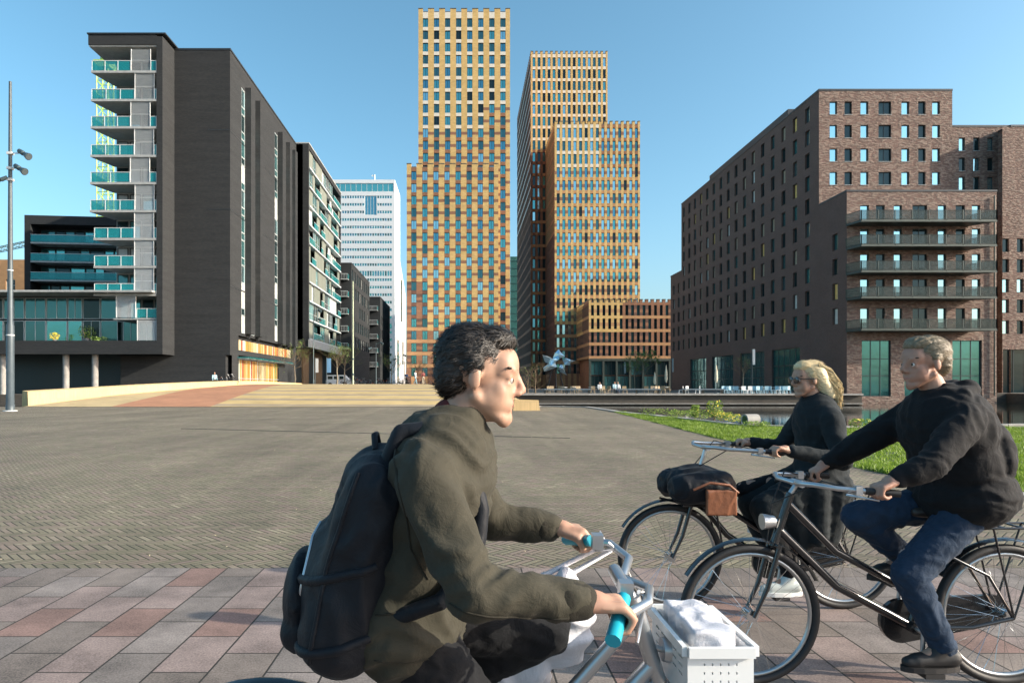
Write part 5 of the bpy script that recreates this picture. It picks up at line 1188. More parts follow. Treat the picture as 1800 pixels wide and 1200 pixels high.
# ================================================================ PEOPLE
def vec(*a): return Vector(a)
def blob(name, mb, voxel, m, parent, sm=4, wr=0.0, wf=14, fac=0.6, wdir=(1, 1, 0.5), edge=None):
    o = mb.build('tmp', m); md = o.modifiers.new('r', 'REMESH'); md.mode = 'VOXEL'; md.voxel_size = voxel; md.use_smooth_shade = True
    if sm: s = o.modifiers.new('s', 'SMOOTH'); s.iterations = sm; s.factor = fac
    dg = bpy.context.evaluated_depsgraph_get(); me = bpy.data.meshes.new_from_object(o.evaluated_get(dg)); bpy.data.objects.remove(o)
    if wr: # folds of the cloth
        no = [v.normal.copy() for v in me.vertices]; f = Vector(wdir)
        for v, n in zip(me.vertices, no):
            p = v.co; q = Vector((p.x*f.x, p.y*f.y, p.z*f.z))*wf; w1 = noise.noise(q+Vector((noise.noise(p*4)*2.2, 0, noise.noise(p*5)*2)))
            r1 = 1-abs(w1)*2.4; w2 = noise.noise(p*wf*2.3)
            v.co = p+n*(wr*(r1*0.8-0.3)+wr*0.3*w2)
    me.update(); me.materials.clear(); me.materials.append(m)
    return link(name, me, parent)
def skinm(name, col):
    m, nt, b = newmat(name); tc = nd(nt, 'TexCoord'); n = nd(nt, 'TexNoise'); n.inputs['Scale'].default_value = 30; n.inputs['Detail'].default_value = 4; nt.links.new(tc.outputs['Object'], n.inputs['Vector'])
    n5 = nd(nt, 'TexNoise'); n5.inputs['Scale'].default_value = 9; n5.inputs['Detail'].default_value = 3; nt.links.new(tc.outputs['Object'], n5.inputs['Vector']); r5 = nd(nt, 'MapRange'); r5.inputs['From Min'].default_value = 0.35; r5.inputs['From Max'].default_value = 0.65; nt.links.new(n5.outputs[0], r5.inputs[0])
    c1 = mixc(nt, n.outputs[0], tuple(c*0.7 for c in col), tuple(c*1.2 for c in col)); nt.links.new(mixc(nt, mth(nt, 'MULTIPLY', r5.outputs[0], 0.35), c1, (col[0]*0.95, col[1]*0.6, col[2]*0.55)), b.inputs['Base Color']); b.inputs['Roughness'].default_value = 0.55; b.inputs['Subsurface Weight'].default_value = 0.05; b.inputs['Subsurface Radius'].default_value = (0.02, 0.008, 0.004)
    bumpn(nt, b, n.outputs[0], 0.15, 0.002); return m
def clothm(name, col, fold=18, rough=0.85, sheen=0.03, b1=0.35):
    m, nt, b = newmat(name); tc = nd(nt, 'TexCoord'); n = nd(nt, 'TexNoise'); n.inputs['Scale'].default_value = fold; n.inputs['Detail'].default_value = 5; n.inputs['Roughness'].default_value = 0.55; n.inputs['Distortion'].default_value = 0.8; nt.links.new(tc.outputs['Object'], n.inputs['Vector'])
    n2 = nd(nt, 'TexNoise'); n2.inputs['Scale'].default_value = 400; nt.links.new(tc.outputs['Object'], n2.inputs['Vector'])
    nt.links.new(mixc(nt, n.outputs[0], tuple(c*0.7 for c in col), tuple(c*1.35 for c in col)), b.inputs['Base Color']); b.inputs['Roughness'].default_value = rough; b.inputs['Sheen Weight'].default_value = sheen; b.inputs['Specular IOR Level'].default_value = 0.25
    bumpn(nt, b, mth(nt, 'ADD', n.outputs[0], mth(nt, 'MULTIPLY', n2.outputs[0], 0.08)), b1, 0.02); return m
def hairm(name, col):
    m, nt, b = newmat(name); tc = nd(nt, 'TexCoord'); mp = nd(nt, 'Mapping'); mp.inputs['Scale'].default_value = (12, 120, 60); nt.links.new(tc.outputs['Object'], mp.inputs[0]); n = nd(nt, 'TexNoise'); n.inputs['Scale'].default_value = 1.5; n.inputs['Detail'].default_value = 5; nt.links.new(mp.outputs[0], n.inputs['Vector'])
    nt.links.new(mixc(nt, n.outputs[0], tuple(c*0.5 for c in col), tuple(c*1.5 for c in col)), b.inputs['Base Color']); b.inputs['Roughness'].default_value = 0.45; bumpn(nt, b, n.outputs[0], 0.6, 0.01); return m
M['skin'] = skinm('skin', (0.40, 0.235, 0.165)); M['skin2'] = skinm('skin_fair', (0.42, 0.26, 0.18))
M['eyew'] = mat('eye_white', (0.7, 0.68, 0.64), 0.2, var=0); M['iris'] = mat('iris', (0.04, 0.03, 0.02), 0.15, var=0); M['lip'] = mat('lips', (0.42, 0.18, 0.15), 0.5, var=0.1)
class Fr: # local frame helper
    def __init__(s, o, f, u=(0, 0, 1)):
        s.o = Vector(o); s.x = Vector(f).normalized(); s.y = Vector(u).cross(s.x).normalized(); s.z = s.x.cross(s.y)
        s.q = Matrix((s.x, s.y, s.z)).transposed()
    def __call__(s, x, y, z): return s.o+s.x*x+s.y*y+s.z*z
def head(mb, H, neck, k=1.0, nr=0.055):
    E = lambda c, r: mb.ell(H(*[x*k for x in c]), [x*k for x in r], 16, rot=H.q)
    C = lambda a, b, r0, r1=None: mb.cap(H(*[x*k for x in a]), H(*[x*k for x in b]), r0*k, (r1 or r0)*k, 12)
    E((-0.016, 0, 0.034), (0.094, 0.075, 0.086)); E((0.028, 0, -0.03), (0.062, 0.058, 0.082)); E((0.05, 0, 0.03), (0.045, 0.06, 0.06))
    for s in (-1, 1):
        C((-0.005, s*0.054, -0.048), (0.06, s*0.018, -0.096), 0.018); E((0.028, s*0.030, -0.05), (0.05, 0.032, 0.042)); E((0.055, s*0.02, -0.058), (0.028, 0.024, 0.03)); E((0.048, s*0.034, -0.032), (0.028, 0.026, 0.036)); E((-0.008, s*0.079, -0.006), (0.017, 0.008, 0.030)); C((0.0, s*0.078, 0.012), (0.002, s*0.076, -0.02), 0.006); E((0.097, s*0.012, -0.033), (0.012, 0.009, 0.008))
    [C((0.078, s*0.024, 0.0095), (0.074, s*0.044, 0.006), 0.0065) for s in (-1, 1)]; [C((0.077, s*0.022, -0.011), (0.073, s*0.043, -0.010), 0.0065) for s in (-1, 1)]
    C((0.068, 0, -0.102), (0.07, 0, -0.096), 0.021); C((0.08, -0.036, 0.025), (0.08, 0.036, 0.025), 0.011); C((0.088, 0, 0.018), (0.106, 0, -0.022), 0.008, 0.0125)
    C((0.081, -0.02, -0.058), (0.081, 0.02, -0.058), 0.008); C((0.079, -0.018, -0.071), (0.079, 0.018, -0.071), 0.009)
    mb.cap(H(-0.02*k, 0, -0.06*k), neck, nr, nr*1.12, 16)
def face_parts(H, root, k=1.0, shades=False):
    for s in (-1, 1):
        mb = MB(); mb.ell(H(0.072*k, s*0.032*k, -0.001), (0.0125*k,)*3, 12); e = mb.build('eye', M['eyew'], root)
        mb = MB(); mb.ell(H(0.0822*k, s*0.032*k, -0.001), (0.0032*k, 0.0065*k, 0.0065*k), 10, rot=H.q); mb.build('iris', M['iris'], e)
        mb = MB(); mb.cap(H(0.088*k, s*0.020*k, 0.027*k), H(0.070*k, s*0.057*k, 0.029*k), 0.004, 0.003, 6); mb.build('eyebrow', M['iris'], root)
    mb = MB(); mb.path([H(0.080*k, -0.024*k, -0.0655*k), H(0.0875*k, -0.012*k, -0.0645*k), H(0.0885*k, 0, -0.0645*k), H(0.0875*k, 0.012*k, -0.0645*k), H(0.080*k, 0.024*k, -0.0655*k)], 0.0026, 6); mb.build('mouth', M['lip'], root)
    if shades:
        g = bpy.data.objects.new('sunglasses', None); scn.collection.objects.link(g); bpy.data.objects.remove(g)
        mb = MB()
        for s in (-1, 1):
            mb.ell(H(0.098*k, s*0.033*k, 0), (0.006, 0.030, 0.023), 14, rot=H.q); mb.path([H(0.095*k, s*0.06*k, 0.008), H(0.05*k, s*0.083*k, 0.008), H(-0.01*k, s*0.086*k, 0.006)], 0.003, 6)
        mb.tube(H(0.104*k, -0.01, 0.006), H(0.104*k, 0.01, 0.006), 0.003, n=6); mb.build('sunglasses', M['blackpaint'], root)
def hand(mb, wr, g, a, up=Vector((0, 0, 1)), k=1.0):
    a = a.normalized(); f = (g-wr); f = (f-a*f.dot(a)*0.6).normalized(); up = (up-f*up.dot(f)).normalized(); a = (a-f*a.dot(f)-up*a.dot(up)).normalized()
    for i in range(4):
        o = a*(i-1.5)*0.0215*k; L = (0.92, 1.05, 1.0, 0.82)[i]
        kn = g+o-f*0.012+up*0.027; p1 = g+o+f*0.024*L+up*0.017; p2 = g+o+f*0.026*L-up*0.012; p3 = g+o+f*0.004-up*0.026
        mb.cap(wr+o*0.5+f*0.01, kn, 0.017, 0.0125, 10); mb.cap(kn, p1, 0.0105, 0.0095, 10); mb.cap(p1, p2, 0.0095, 0.0085, 10); mb.cap(p2, p3, 0.0085, 0.0075, 10)
    mb.ell((wr+g)/2+up*0.016-f*0.005, (0.042, 0.036, 0.018), 12, rot=Matrix((f, a, up)).transposed())
    t0 = wr-a*0.02+f*0.015; t1 = g-a*0.046-f*0.022+up*0.004; t2 = g-a*0.043+f*0.006-up*0.016; mb.cap(t0, t1, 0.015, 0.012, 10); mb.cap(t1, t2, 0.0115, 0.0095, 10)
def leg(mb, hip, knee, ank, r=(0.085, 0.058, 0.036)): mb.cap(hip, knee, r[0], r[1], 16); mb.cap(knee, ank, r[1], r[2], 16)
def shoe(name, ank, fwd, m, root, sole=None, L=0.27):
    f = Vector(fwd).normalized(); H = Fr(ank, f); mb = MB()
    mb.cap(H(-0.035, 0, -0.045), H(0.13, 0, -0.06), 0.043, 0.036, 12); mb.cap(H(0.06, 0, -0.045), H(0.0, 0, 0.01), 0.038, 0.042, 12); mb.cap(H(0.13, 0, -0.065), H(0.17, 0, -0.068), 0.036, 0.028, 12)
    o = blob(name, mb, 0.007, m, root, 3)
    mb = MB(); n = 16; pts = []
    for i in range(n): a = 2*PI*i/n; pts.append((0.065+0.14*math.cos(a), 0.042*math.sin(a)*(1+0.15*math.cos(a))))
    mb.add([H(x, y, -0.108) for x, y in pts]+[H(x, y, -0.083) for x, y in pts], [tuple(range(n-1, -1, -1)), tuple(range(n, 2*n))]+[(i, (i+1) % n, n+(i+1) % n, n+i) for i in range(n)]); mb.build('sole', sole or M['black'], o)
    return o
def fixup(o, root): o.matrix_parent_inverse = Matrix.Translation(-Vector(root.location))
def fixall(root):
    for c in root.children: c.matrix_parent_inverse = Matrix.Translation(-Vector(root.location))
def jacket(J, root, m, name='jacket', add=None, bulk=1.0, hem=1.0, sleeve=1.0, wr=0.010, chest=(0.15, 0.205, 0.22)):
    mb = MB(); ax = (J['neck']-J['pelvis']).normalized(); q = Fr(J['neck'], ax.cross(Vector((0, 1, 0))), ax).q
    mb.cap(J['shn'].lerp(J['neck'], 0.12), J['shf'].lerp(J['neck'], 0.12), 0.075*bulk, 0.075*bulk, 16)
    mb.ell(J['neck'].lerp(J['pelvis'], 0.27), (chest[0]*bulk, chest[1]*bulk, chest[2]), 20, rot=q); mb.ell(J['neck'].lerp(J['pelvis'], 0.62), (chest[0]*bulk*0.95, chest[1]*bulk*0.93, chest[2]), 20, rot=q)
    mb.ell(J['neck'].lerp(J['pelvis'], 0.93*hem), (chest[0]*bulk*1.14, chest[1]*bulk*1.06, chest[2]*0.72), 20, rot=q)
    mb.cap(J['neck']+Vector((0, 0, 0.015)), J['neck']-Vector((0, 0, 0.06)), 0.072, 0.1, 14)
    for s in 'nf':
        mb.cap(J['sh'+s], J['el'+s], 0.074*sleeve, 0.058*sleeve, 16); w = J['el'+s].lerp(J['wr'+s], 0.96); mb.cap(J['el'+s], w, 0.057*sleeve, 0.040*sleeve, 16)
        for f in (0.25, 0.5, 0.72): # sleeve creases
            p = J['el'+s].lerp(w, f); mb.ell(p, (0.056*sleeve*(1.08-0.3*f),)*3, 10)
    if add: add(mb)
    return blob(name, mb, 0.0095, m, root, 3, wr, 9.5, wdir=(1, 1, 1.5))
def trousers(J, root, m, wide=1.0, name='trousers', to=0.97, wr=0.008):
    mb = MB(); ax = (J['neck']-J['pelvis']).normalized(); q = Fr(J['neck'], ax.cross(Vector((0, 1, 0))), ax).q
    mb.ell(J['pelvis'], (0.125, 0.165, 0.125), 18, rot=q)
    for s in 'nf': e = J['kn'+s].lerp(J['ank'+s], to); mb.cap(J['hip'+s], J['kn'+s], 0.092*wide, 0.073*wide, 16); mb.cap(J['kn'+s], e, 0.071*wide, 0.052*wide, 16)
    return blob(name, mb, 0.010, m, root, 3, wr, 16, wdir=(1, 1, 1.2))
def strands(o, H, m, root, n, L):
    me = o.data; rnd = random.Random(n); V = me.vertices; mb = MB()
    for i in range(n):
        v = V[rnd.randrange(len(V))]; nn = v.normal; d = (-H.x*0.9-H.z*0.45+Vector((rnd.gauss(0, .25), rnd.gauss(0, .25), rnd.gauss(0, .25)))); d = (d-nn*d.dot(nn)*0.92).normalized(); p = v.co-nn*0.002-d*0.004; l = L*rnd.uniform(0.5, 1.2); s = d.cross(nn).normalized()*0.0011
        q = p+d*l*0.55+nn*0.006; t = p+d*l+nn*rnd.uniform(-0.001, 0.008); mb.add([p-s, p+s, q+s*.8, q-s*.8, t], [(0, 1, 2, 3), (3, 2, 4)], 0, True)
    mb.build('loose_strands', m, root)
# ---------------------------------------------------------------- bicycles of the three riders
bikeA, ga = bicycle('grey bicycle with teal grips and a white crate, ridden by the man nearest the camera', (0.0, 1.83, 0), 0, bar=0.99, grip='tealgrip', crank=1.57, wide=0.26, framem='alu', sweep=0.02, rack=False)
bikeA.rotation_euler = (R(6), 0, 0)
bikeB, gb = bicycle('black bicycle with a silver rear fender and a dark bag over its front wheel', (1.988, 4.5, 0), PI, bar=1.06, sweep=0.34, crank=-1.4, fenderm='alu', wide=0.24)
bikeC, gc = bicycle('black bicycle ridden by the bulky man in black, nearest the right edge', (2.095, 3.36, 0), PI, wb=1.25, bar=0.99, crank=-1.5, sweep=0.24, wide=0.25)
def wp(b, v):
    return (Matrix.Translation(b.location) @ b.rotation_euler.to_matrix().to_4x4()) @ Vector(v)
def wd(b, v): return b.rotation_euler.to_matrix() @ Vector(v)
# ---------------------------------------------------------------- MAN WITH BACKPACK
gn, gf = wp(bikeA, ga['gripmid'][0]), wp(bikeA, ga['gripmid'][1])
J = dict(neck=vec(-0.035, 1.72, 1.345), pelvis=vec(-0.17, 1.75, 0.86), shn=vec(-0.095, 1.55, 1.265), shf=vec(-0.06, 1.93, 1.26), eln=vec(0.02, 1.43, 1.035), elf=vec(0.09, 1.99, 1.075),
    hipn=vec(-0.12, 1.66, 0.85), hipf=vec(-0.12, 1.84, 0.85), knn=vec(0.12, 1.64, 0.53), knf=vec(0.22, 1.88, 0.80), foot=(1, 0, 0), gn=gn, gf=gf, an_=0)
J['wrn'] = gn+(J['eln']-gn).normalized()*0.085+Vector((0, 0, 0.02)); J['wrf'] = gf+(J['elf']-gf).normalized()*0.085+Vector((0, 0, 0.02))
J['an'] = wd(bikeA, ga['bdir'][0]); J['af'] = wd(bikeA, ga['bdir'][1])
pn, pf = wp(bikeA, ga['ped'][0]), wp(bikeA, ga['ped'][1])
def setj(J, pn, pf, foot):
    f = Vector(foot); ankn = pn-f*0.07+Vector((0, 0, 0.12)); ankf = pf-f*0.07+Vector((0, 0, 0.12)); return ankn, ankf
# ankle keys clash with the grip axis key, so keep them apart
def build_person(label, J, H, skin, root_cb, scale=1.0):
    JJ = dict(J); return figure2(label, JJ, H, skin, scale)
def figure2(label, J, H, skin, scale=1.0):
    root = thing('person', label, 'person', (J['pelvis'].x, J['pelvis'].y, 0))
    mb = MB(); head(mb, H, J['neck'], scale)
    ch = J['neck'].lerp(J['pelvis'], 0.28); ax = (J['neck']-J['pelvis']).normalized(); q = Fr(ch, ax.cross(Vector((0, 1, 0))), ax)
    mb.cap(J['shn'].lerp(J['neck'], 0.2), J['shf'].lerp(J['neck'], 0.2), 0.055, 0.055, 14); mb.ell(ch, (0.105, 0.15, 0.19), 18, rot=q.q); mb.ell(J['neck'].lerp(J['pelvis'], 0.65), (0.095, 0.13, 0.19), 18, rot=q.q); mb.ell(J['pelvis'], (0.11, 0.155, 0.12), 18, rot=q.q)
    for s in 'nf':
        mb.cap(J['sh'+s], J['el'+s], 0.05, 0.04, 14); mb.cap(J['el'+s], J['wr'+s], 0.04, 0.027, 14); hand(mb, J['wr'+s], J['g'+s], J['a'+s]); leg(mb, J['hip'+s], J['kn'+s], J['ank'+s])
        mb.cap(J['ank'+s], J['ank'+s]+Vector(J['foot'])*0.1-Vector((0, 0, 0.05)), 0.034, 0.028, 10)
    blob('body', mb, 0.0055, skin, root, 4); return root
J['ankn'], J['ankf'] = setj(J, pn, pf, J['foot'])
del J['an_']
# grip axis for the near and far hand
J['an'] = wd(bikeA, ga['bdir'][0]); J['af'] = wd(bikeA, ga['bdir'][1])
H = Fr((0.044, 1.715, 1.490), (1, -0.12, -0.10), (0.10, 0, 1))
pA = figure2('man in an olive jacket riding past closest to the camera, dark short hair, facing right', J, H, M['skin2'], 0.985)
olive = clothm('olive_canvas', (0.040, 0.037, 0.026)); navy = clothm('navy_nylon', (0.006, 0.008, 0.012), 12, 0.6); blackc = clothm('black_cloth', (0.006, 0.0065, 0.008)); denim = clothm('blue_denim', (0.014, 0.030, 0.058), 26)
def coll(mb): mb.path([J['neck']+vec(math.cos(a)*0.07+0.005, math.sin(a)*0.07, 0.045+0.012*math.cos(a)) for a in [2*PI*i/16 for i in range(16)]], 0.02, 8, 0, True)
def seam(o, pts, d, r, m, root, name='seam', n=22, off=0.0):
    from mathutils.bvhtree import BVHTree
    me = o.data; bv = BVHTree.FromPolygons([v.co for v in me.vertices], [p.vertices for p in me.polygons]); out = []; d = Vector(d).normalized()
    for i in range(n):
        f = i/(n-1)*(len(pts)-1); k = min(len(pts)-2, int(f)); p = pts[k].lerp(pts[k+1], f-k); h = bv.ray_cast(p, d)
        if h[0] is not None: out.append(h[0]-d*off)
    if len(out) < 3: return
    mb = MB(); mb.path(out, r, 6); return mb.build(name, m, root)
jk = jacket(J, pA, olive, bulk=1.04, add=coll, chest=(0.142, 0.20, 0.22), wr=0.013)
trousers(J, pA, blackc, 1.05)
mb = MB(); mb.cap(J['neck']+vec(0.01, 0, 0.035), J['neck']+vec(-0.01, 0, 0.0), 0.063, 0.066, 16); blob('shirt_collar', mb, 0.008, clothm('dark_red_knit', (0.10, 0.02, 0.02)), pA, 2)
def shorthair(H, root, m, k, fringe=0.03, wr=0.0035, top=0.0):
    mb = MB(); E = lambda c, r: mb.ell(H(*[x*k for x in c]), [x*k for x in r], 16, rot=H.q)
    E((-0.03, 0, 0.056+top), (0.094, 0.082, 0.078)); E((-0.062, 0, 0.01), (0.056, 0.072, 0.078)); E((0.02, 0, 0.094+top), (0.062, 0.06, 0.036)); E((0.05, 0, 0.088+top), (0.032, 0.05, 0.024))
    for s in (-1, 1): E((-0.012, s*0.071, 0.035), (0.024, 0.012, 0.032))
    return blob('hair', mb, 0.0055, m, root, 2, wr, 55, wdir=(0.35, 1, 0.6))
hA = hairm('dark_brown_hair', (0.016, 0.012, 0.009)); strands(shorthair(H, pA, hA, 0.985, top=0.004), H, hA, pA, 5200, 0.028)
olived = clothm('olive_seam', (0.022, 0.020, 0.014))
for q_ in ([vec(-0.16, 1.0, 1.32), vec(-0.13, 1.0, 1.2), vec(-0.12, 1.0, 1.1), vec(-0.08, 1.0, 1.03)], [vec(-0.2, 1.0, 0.95), vec(-0.12, 1.0, 0.955), vec(-0.06, 1.0, 0.965)], [vec(-0.2, 1.0, 0.85), vec(-0.1, 1.0, 0.84), vec(-0.02, 1.0, 0.85)], [vec(-0.03, 1.0, 1.02), vec(0.06, 1.0, 1.0), vec(0.15, 1.0, 0.985), vec(0.22, 1.0, 0.985)]): seam(jk, q_, (0, 1, 0), 0.0028, olived, pA)
for s_ in 'nf':
    e_, w_ = J['el'+s_], J['wr'+s_]; mb = MB(); mb.cap(e_.lerp(w_, 0.86), e_.lerp(w_, 0.985), 0.046, 0.041, 16); blob('cuff', mb, 0.006, olived, pA, 1); face_parts(H, pA, 0.985)
for s, a in (('n', J['ankn']), ('f', J['ankf'])): shoe('shoe', a, J['foot'], M['black'], pA)
fixall(pA)
# backpack
bp = thing('backpack', 'large dark navy backpack on the back of the nearest rider', 'backpack', (-0.33, 1.74, 0.8))
mb = MB(); [mb.cap(vec(-0.34, y_, 0.88), vec(-0.255, y_, 1.22), r_, r_*0.86, 18) for y_, r_ in ((1.62, 0.10), (1.68, 0.112), (1.74, 0.12), (1.80, 0.112), (1.86, 0.10))]; mb.ell(vec(-0.335, 1.74, 0.96), (0.13, 0.2, 0.2), 18); mb.ell(vec(-0.2, 1.74, 1.1), (0.08, 0.15, 0.2), 16)
o1 = blob('pack_body', mb, 0.011, navy, bp, 4, 0.011, 9)
mb = MB(); mb.ell(vec(-0.45, 1.74, 0.94), (0.05, 0.13, 0.12), 16); mb.cap(vec(-0.445, 1.66, 0.87), vec(-0.445, 1.82, 0.87), 0.05, n=14); o2 = blob('front_pocket', mb, 0.009, navy, bp, 3, 0.006, 14)
for yy, nm in ((1.62, 'shoulder_strap'), (1.84, 'shoulder_strap')):
    mb = MB(); ys_ = yy; k_ = 1 if yy < 1.7 else -1; P_ = [vec(-0.19, yy, 1.27), vec(-0.15, yy, 1.36), vec(-0.07, yy, 1.368), vec(0.01, yy, 1.30), vec(0.042, yy-0.02*k_, 1.18), vec(0.03, yy-0.04*k_, 1.08), vec(-0.05, yy-0.07*k_, 0.98), vec(-0.2, yy-0.05*k_, 0.92)]
    for a, b in zip(P_, P_[1:]): mb.cap(a, b, 0.021, n=8)
    blob(nm, mb, 0.009, navy, bp, 2)
mb = MB(); mb.path([vec(-0.27, 1.70, 1.31), vec(-0.275, 1.72, 1.345), vec(-0.275, 1.76, 1.345), vec(-0.27, 1.78, 1.31)], 0.008, 8); mb.build('handle', navy, bp)
seam(o1, [vec(-0.45, 1.2, 0.90), vec(-0.42, 1.2, 1.10), vec(-0.36, 1.2, 1.27), vec(-0.30, 1.2, 1.33)], (0, 1, 0), 0.0045, M['alu'], bp, 'zip'); seam(o1, [vec(-0.40, 1.2, 0.84), vec(-0.36, 1.2, 1.06), vec(-0.29, 1.2, 1.27)], (0, 1, 0), 0.006, navy, bp, 'piping'); seam(o1, [vec(-0.46, 1.2, 1.0), vec(-0.36, 1.2, 1.03), vec(-0.25, 1.2, 1.06)], (0, 1, 0), 0.012, navy, bp, 'compression_strap')
seam(o1, [vec(-0.44, 1.2, 0.86), vec(-0.36, 1.2, 0.87), vec(-0.26, 1.2, 0.9)], (0, 1, 0), 0.012, navy, bp, 'compression_strap')
for c in bp.children: c.matrix_parent_inverse = Matrix.Translation(-Vector(bp.location)+Vector((0.05, 0, 0)))
for c in bp.children:
    if c.name.startswith('shoulder_strap'): c.matrix_parent_inverse = Matrix.Translation(-Vector(bp.location))
# white crate on the front carrier, with a paper parcel
def crate(name, label, cat, x0, x1, y0, y1, z0, z1, m, n=5):
    t = thing(name, label, cat, ((x0+x1)/2, (y0+y1)/2, z0)); a, b, h = (x1-x0)/2, (y1-y0)/2, z1-z0; th = 0.008
    mb = MB(); mb.box(-a, a, -b, b, 0, th); mb.build('base', m, t)
    for sx, sy in ((1, 0), (-1, 0), (0, 1), (0, -1)):
        mb = MB()
        if sx: U = vec(0, sx, 0); O = vec(sx*a, -sx*b, 0); W = 2*b
        else: U = vec(-sy, 0, 0); O = vec(sy*a, sy*b, 0); W = 2*a
        ops = [(0.03+i*(W-0.06)/n+0.008, 0.05+j*(h-0.08)/3, 0.03+(i+1)*(W-0.06)/n-0.008, 0.05+(j+1)*(h-0.08)/3-0.014) for i in range(n) for j in range(3)]
        facade(mb, O+vec(0, 0, th), U, W, h-th, ops, th, None); N = U.cross(vec(0, 0, 1)); facade(mb, O-N*th+U*W+vec(0, 0, th), -U, W, h-th, [(W-o[2], o[1], W-o[0], o[3]) for o in ops], -th, None)
        p = O+vec(0, 0, h-0.02)+N*0.001; q = p+U*W; mb.add([p, q, q+N*0.012, p+N*0.012, p+vec(0, 0, .024), q+vec(0, 0, .024), q+N*0.012+vec(0, 0, .024), p+N*0.012+vec(0, 0, .024)], [(3, 2, 6, 7), (4, 7, 6, 5), (0, 3, 7, 4), (1, 5, 6, 2), (0, 1, 2, 3), (0, 4, 5, 1)])
        mb.build('side_panel', m, t)
    return t
crate('crate', 'white plastic crate on the front carrier of the nearest bicycle', 'crate', 0.525, 0.68, 1.60, 1.90, 0.715, 0.855, M['chairwhite'])
mb = MB(); mb.tube((0.46, 1.75, 0.705), (0.68, 1.75, 0.705), 0.008, n=6); mb.tube((0.6, 1.62, 0.705), (0.6, 1.88, 0.705), 0.008, n=6)
for s in (-0.07, 0.07): mb.tube((0.66, 1.75+s, 0.70), (0.63, 1.80+s*.8, 0.345), 0.006, n=6)
fr = mb.build('front_carrier', M['alu']); fr.parent = bikeA; fr.matrix_parent_inverse = (Matrix.Translation(bikeA.location) @ bikeA.rotation_euler.to_matrix().to_4x4()).inverted()
whitep = clothm('white_thin_plastic', (0.62, 0.62, 0.66), 9, 0.4, 0.0, 0.6)
pc = thing('paper_parcel', 'white paper parcel lying in the crate of the nearest bicycle', 'parcel', (0.60, 1.75, 0.73)); mb = MB(); mb.box(-0.055, 0.055, -0.12, 0.12, -0.003, 0.155); blob('wrapping', mb, 0.008, whitep, pc, 3, 0.008, 14)
bg_ = thing('plastic_bag', 'white plastic carrier bag hanging between the arms of the nearest rider', 'bag', (0.16, 1.93, 0.6))
mb = MB(); mb.ell(vec(0.10, 0, 0.20), (0.11, 0.07, 0.13), 18); mb.ell(vec(-0.03, 0, 0.10), (0.13, 0.07, 0.14), 18); mb.cap(vec(0.12, 0, 0.3), vec(0.0, 0, 0.26), 0.05, 0.05, 14); blob('bag_body', mb, 0.008, whitep, bg_, 3, 0.018, 9)
mb = MB(); gl_ = gf-vec(0.16, 1.93, 0.6)+vec(0.06, 0, 0.02); mb.path([vec(0.06, 0, 0.33), gl_+vec(-0.02, 0, -0.05), gl_, gl_+vec(0.03, 0, -0.05), vec(0.13, 0, 0.33)], 0.008, 6); mb.build('bag_handle', whitep, bg_)
# ---------------------------------------------------------------- BULKY MAN IN BLACK
gn, gf = wp(bikeC, gc['gripmid'][1]), wp(bikeC, gc['gripmid'][0])
J = dict(neck=vec(2.34, 3.36, 1.39), pelvis=vec(2.46, 3.36, 0.90), shn=vec(2.33, 3.17, 1.30), shf=vec(2.31, 3.55, 1.30), eln=vec(2.10, 3.07, 1.11), elf=vec(2.06, 3.63, 1.13),
    hipn=vec(2.42, 3.27, 0.88), hipf=vec(2.42, 3.45, 0.88), knn=vec(2.10, 3.22, 0.58), knf=vec(2.01, 3.48, 0.80), foot=(-1, 0, 0), gn=gn, gf=gf)
J['wrn'] = gn+(J['eln']-gn).normalized()*0.085+Vector((0, 0, 0.02)); J['wrf'] = gf+(J['elf']-gf).normalized()*0.085+Vector((0, 0, 0.02))
J['an'] = wd(bikeC, gc['bdir'][1]); J['af'] = wd(bikeC, gc['bdir'][0]); J['ankn'], J['ankf'] = setj(J, wp(bikeC, gc['ped'][1]), wp(bikeC, gc['ped'][0]), J['foot'])
H = Fr((2.262, 3.36, 1.575), (-1, -0.10, -0.04), (-0.06, 0, 1))
pC = figure2('bulky man in a black puffed jacket and blue jeans riding a bicycle to the left', J, H, M['skin'], 1.04)
def hood(mb):
    for a, b, r in ((vec(2.37, 3.24, 1.41), vec(2.43, 3.30, 1.44), 0.05), (vec(2.43, 3.30, 1.44), vec(2.43, 3.42, 1.44), 0.058), (vec(2.43, 3.42, 1.44), vec(2.37, 3.48, 1.41), 0.05)): mb.cap(a, b, r, n=12)
    mb.ell(vec(2.54, 3.36, 1.12), (0.10, 0.2, 0.2), 16); mb.ell(vec(2.53, 3.36, 0.95), (0.12, 0.2, 0.16), 16)
jacket(J, pC, blackc, 'jacket', hood, 1.16, 1.0, 1.12, 0.009, (0.165, 0.215, 0.23)); trousers(J, pC, denim, 1.08, wr=0.010)
hC = hairm('sandy_grey_hair', (0.22, 0.175, 0.11)); strands(shorthair(H, pC, hC, 1.04), H, hC, pC, 4200, 0.026); face_parts(H, pC, 1.04)
for s, a in (('n', J['ankn']), ('f', J['ankf'])): shoe('shoe', a, J['foot'], M['black'], pC)
fixall(pC)
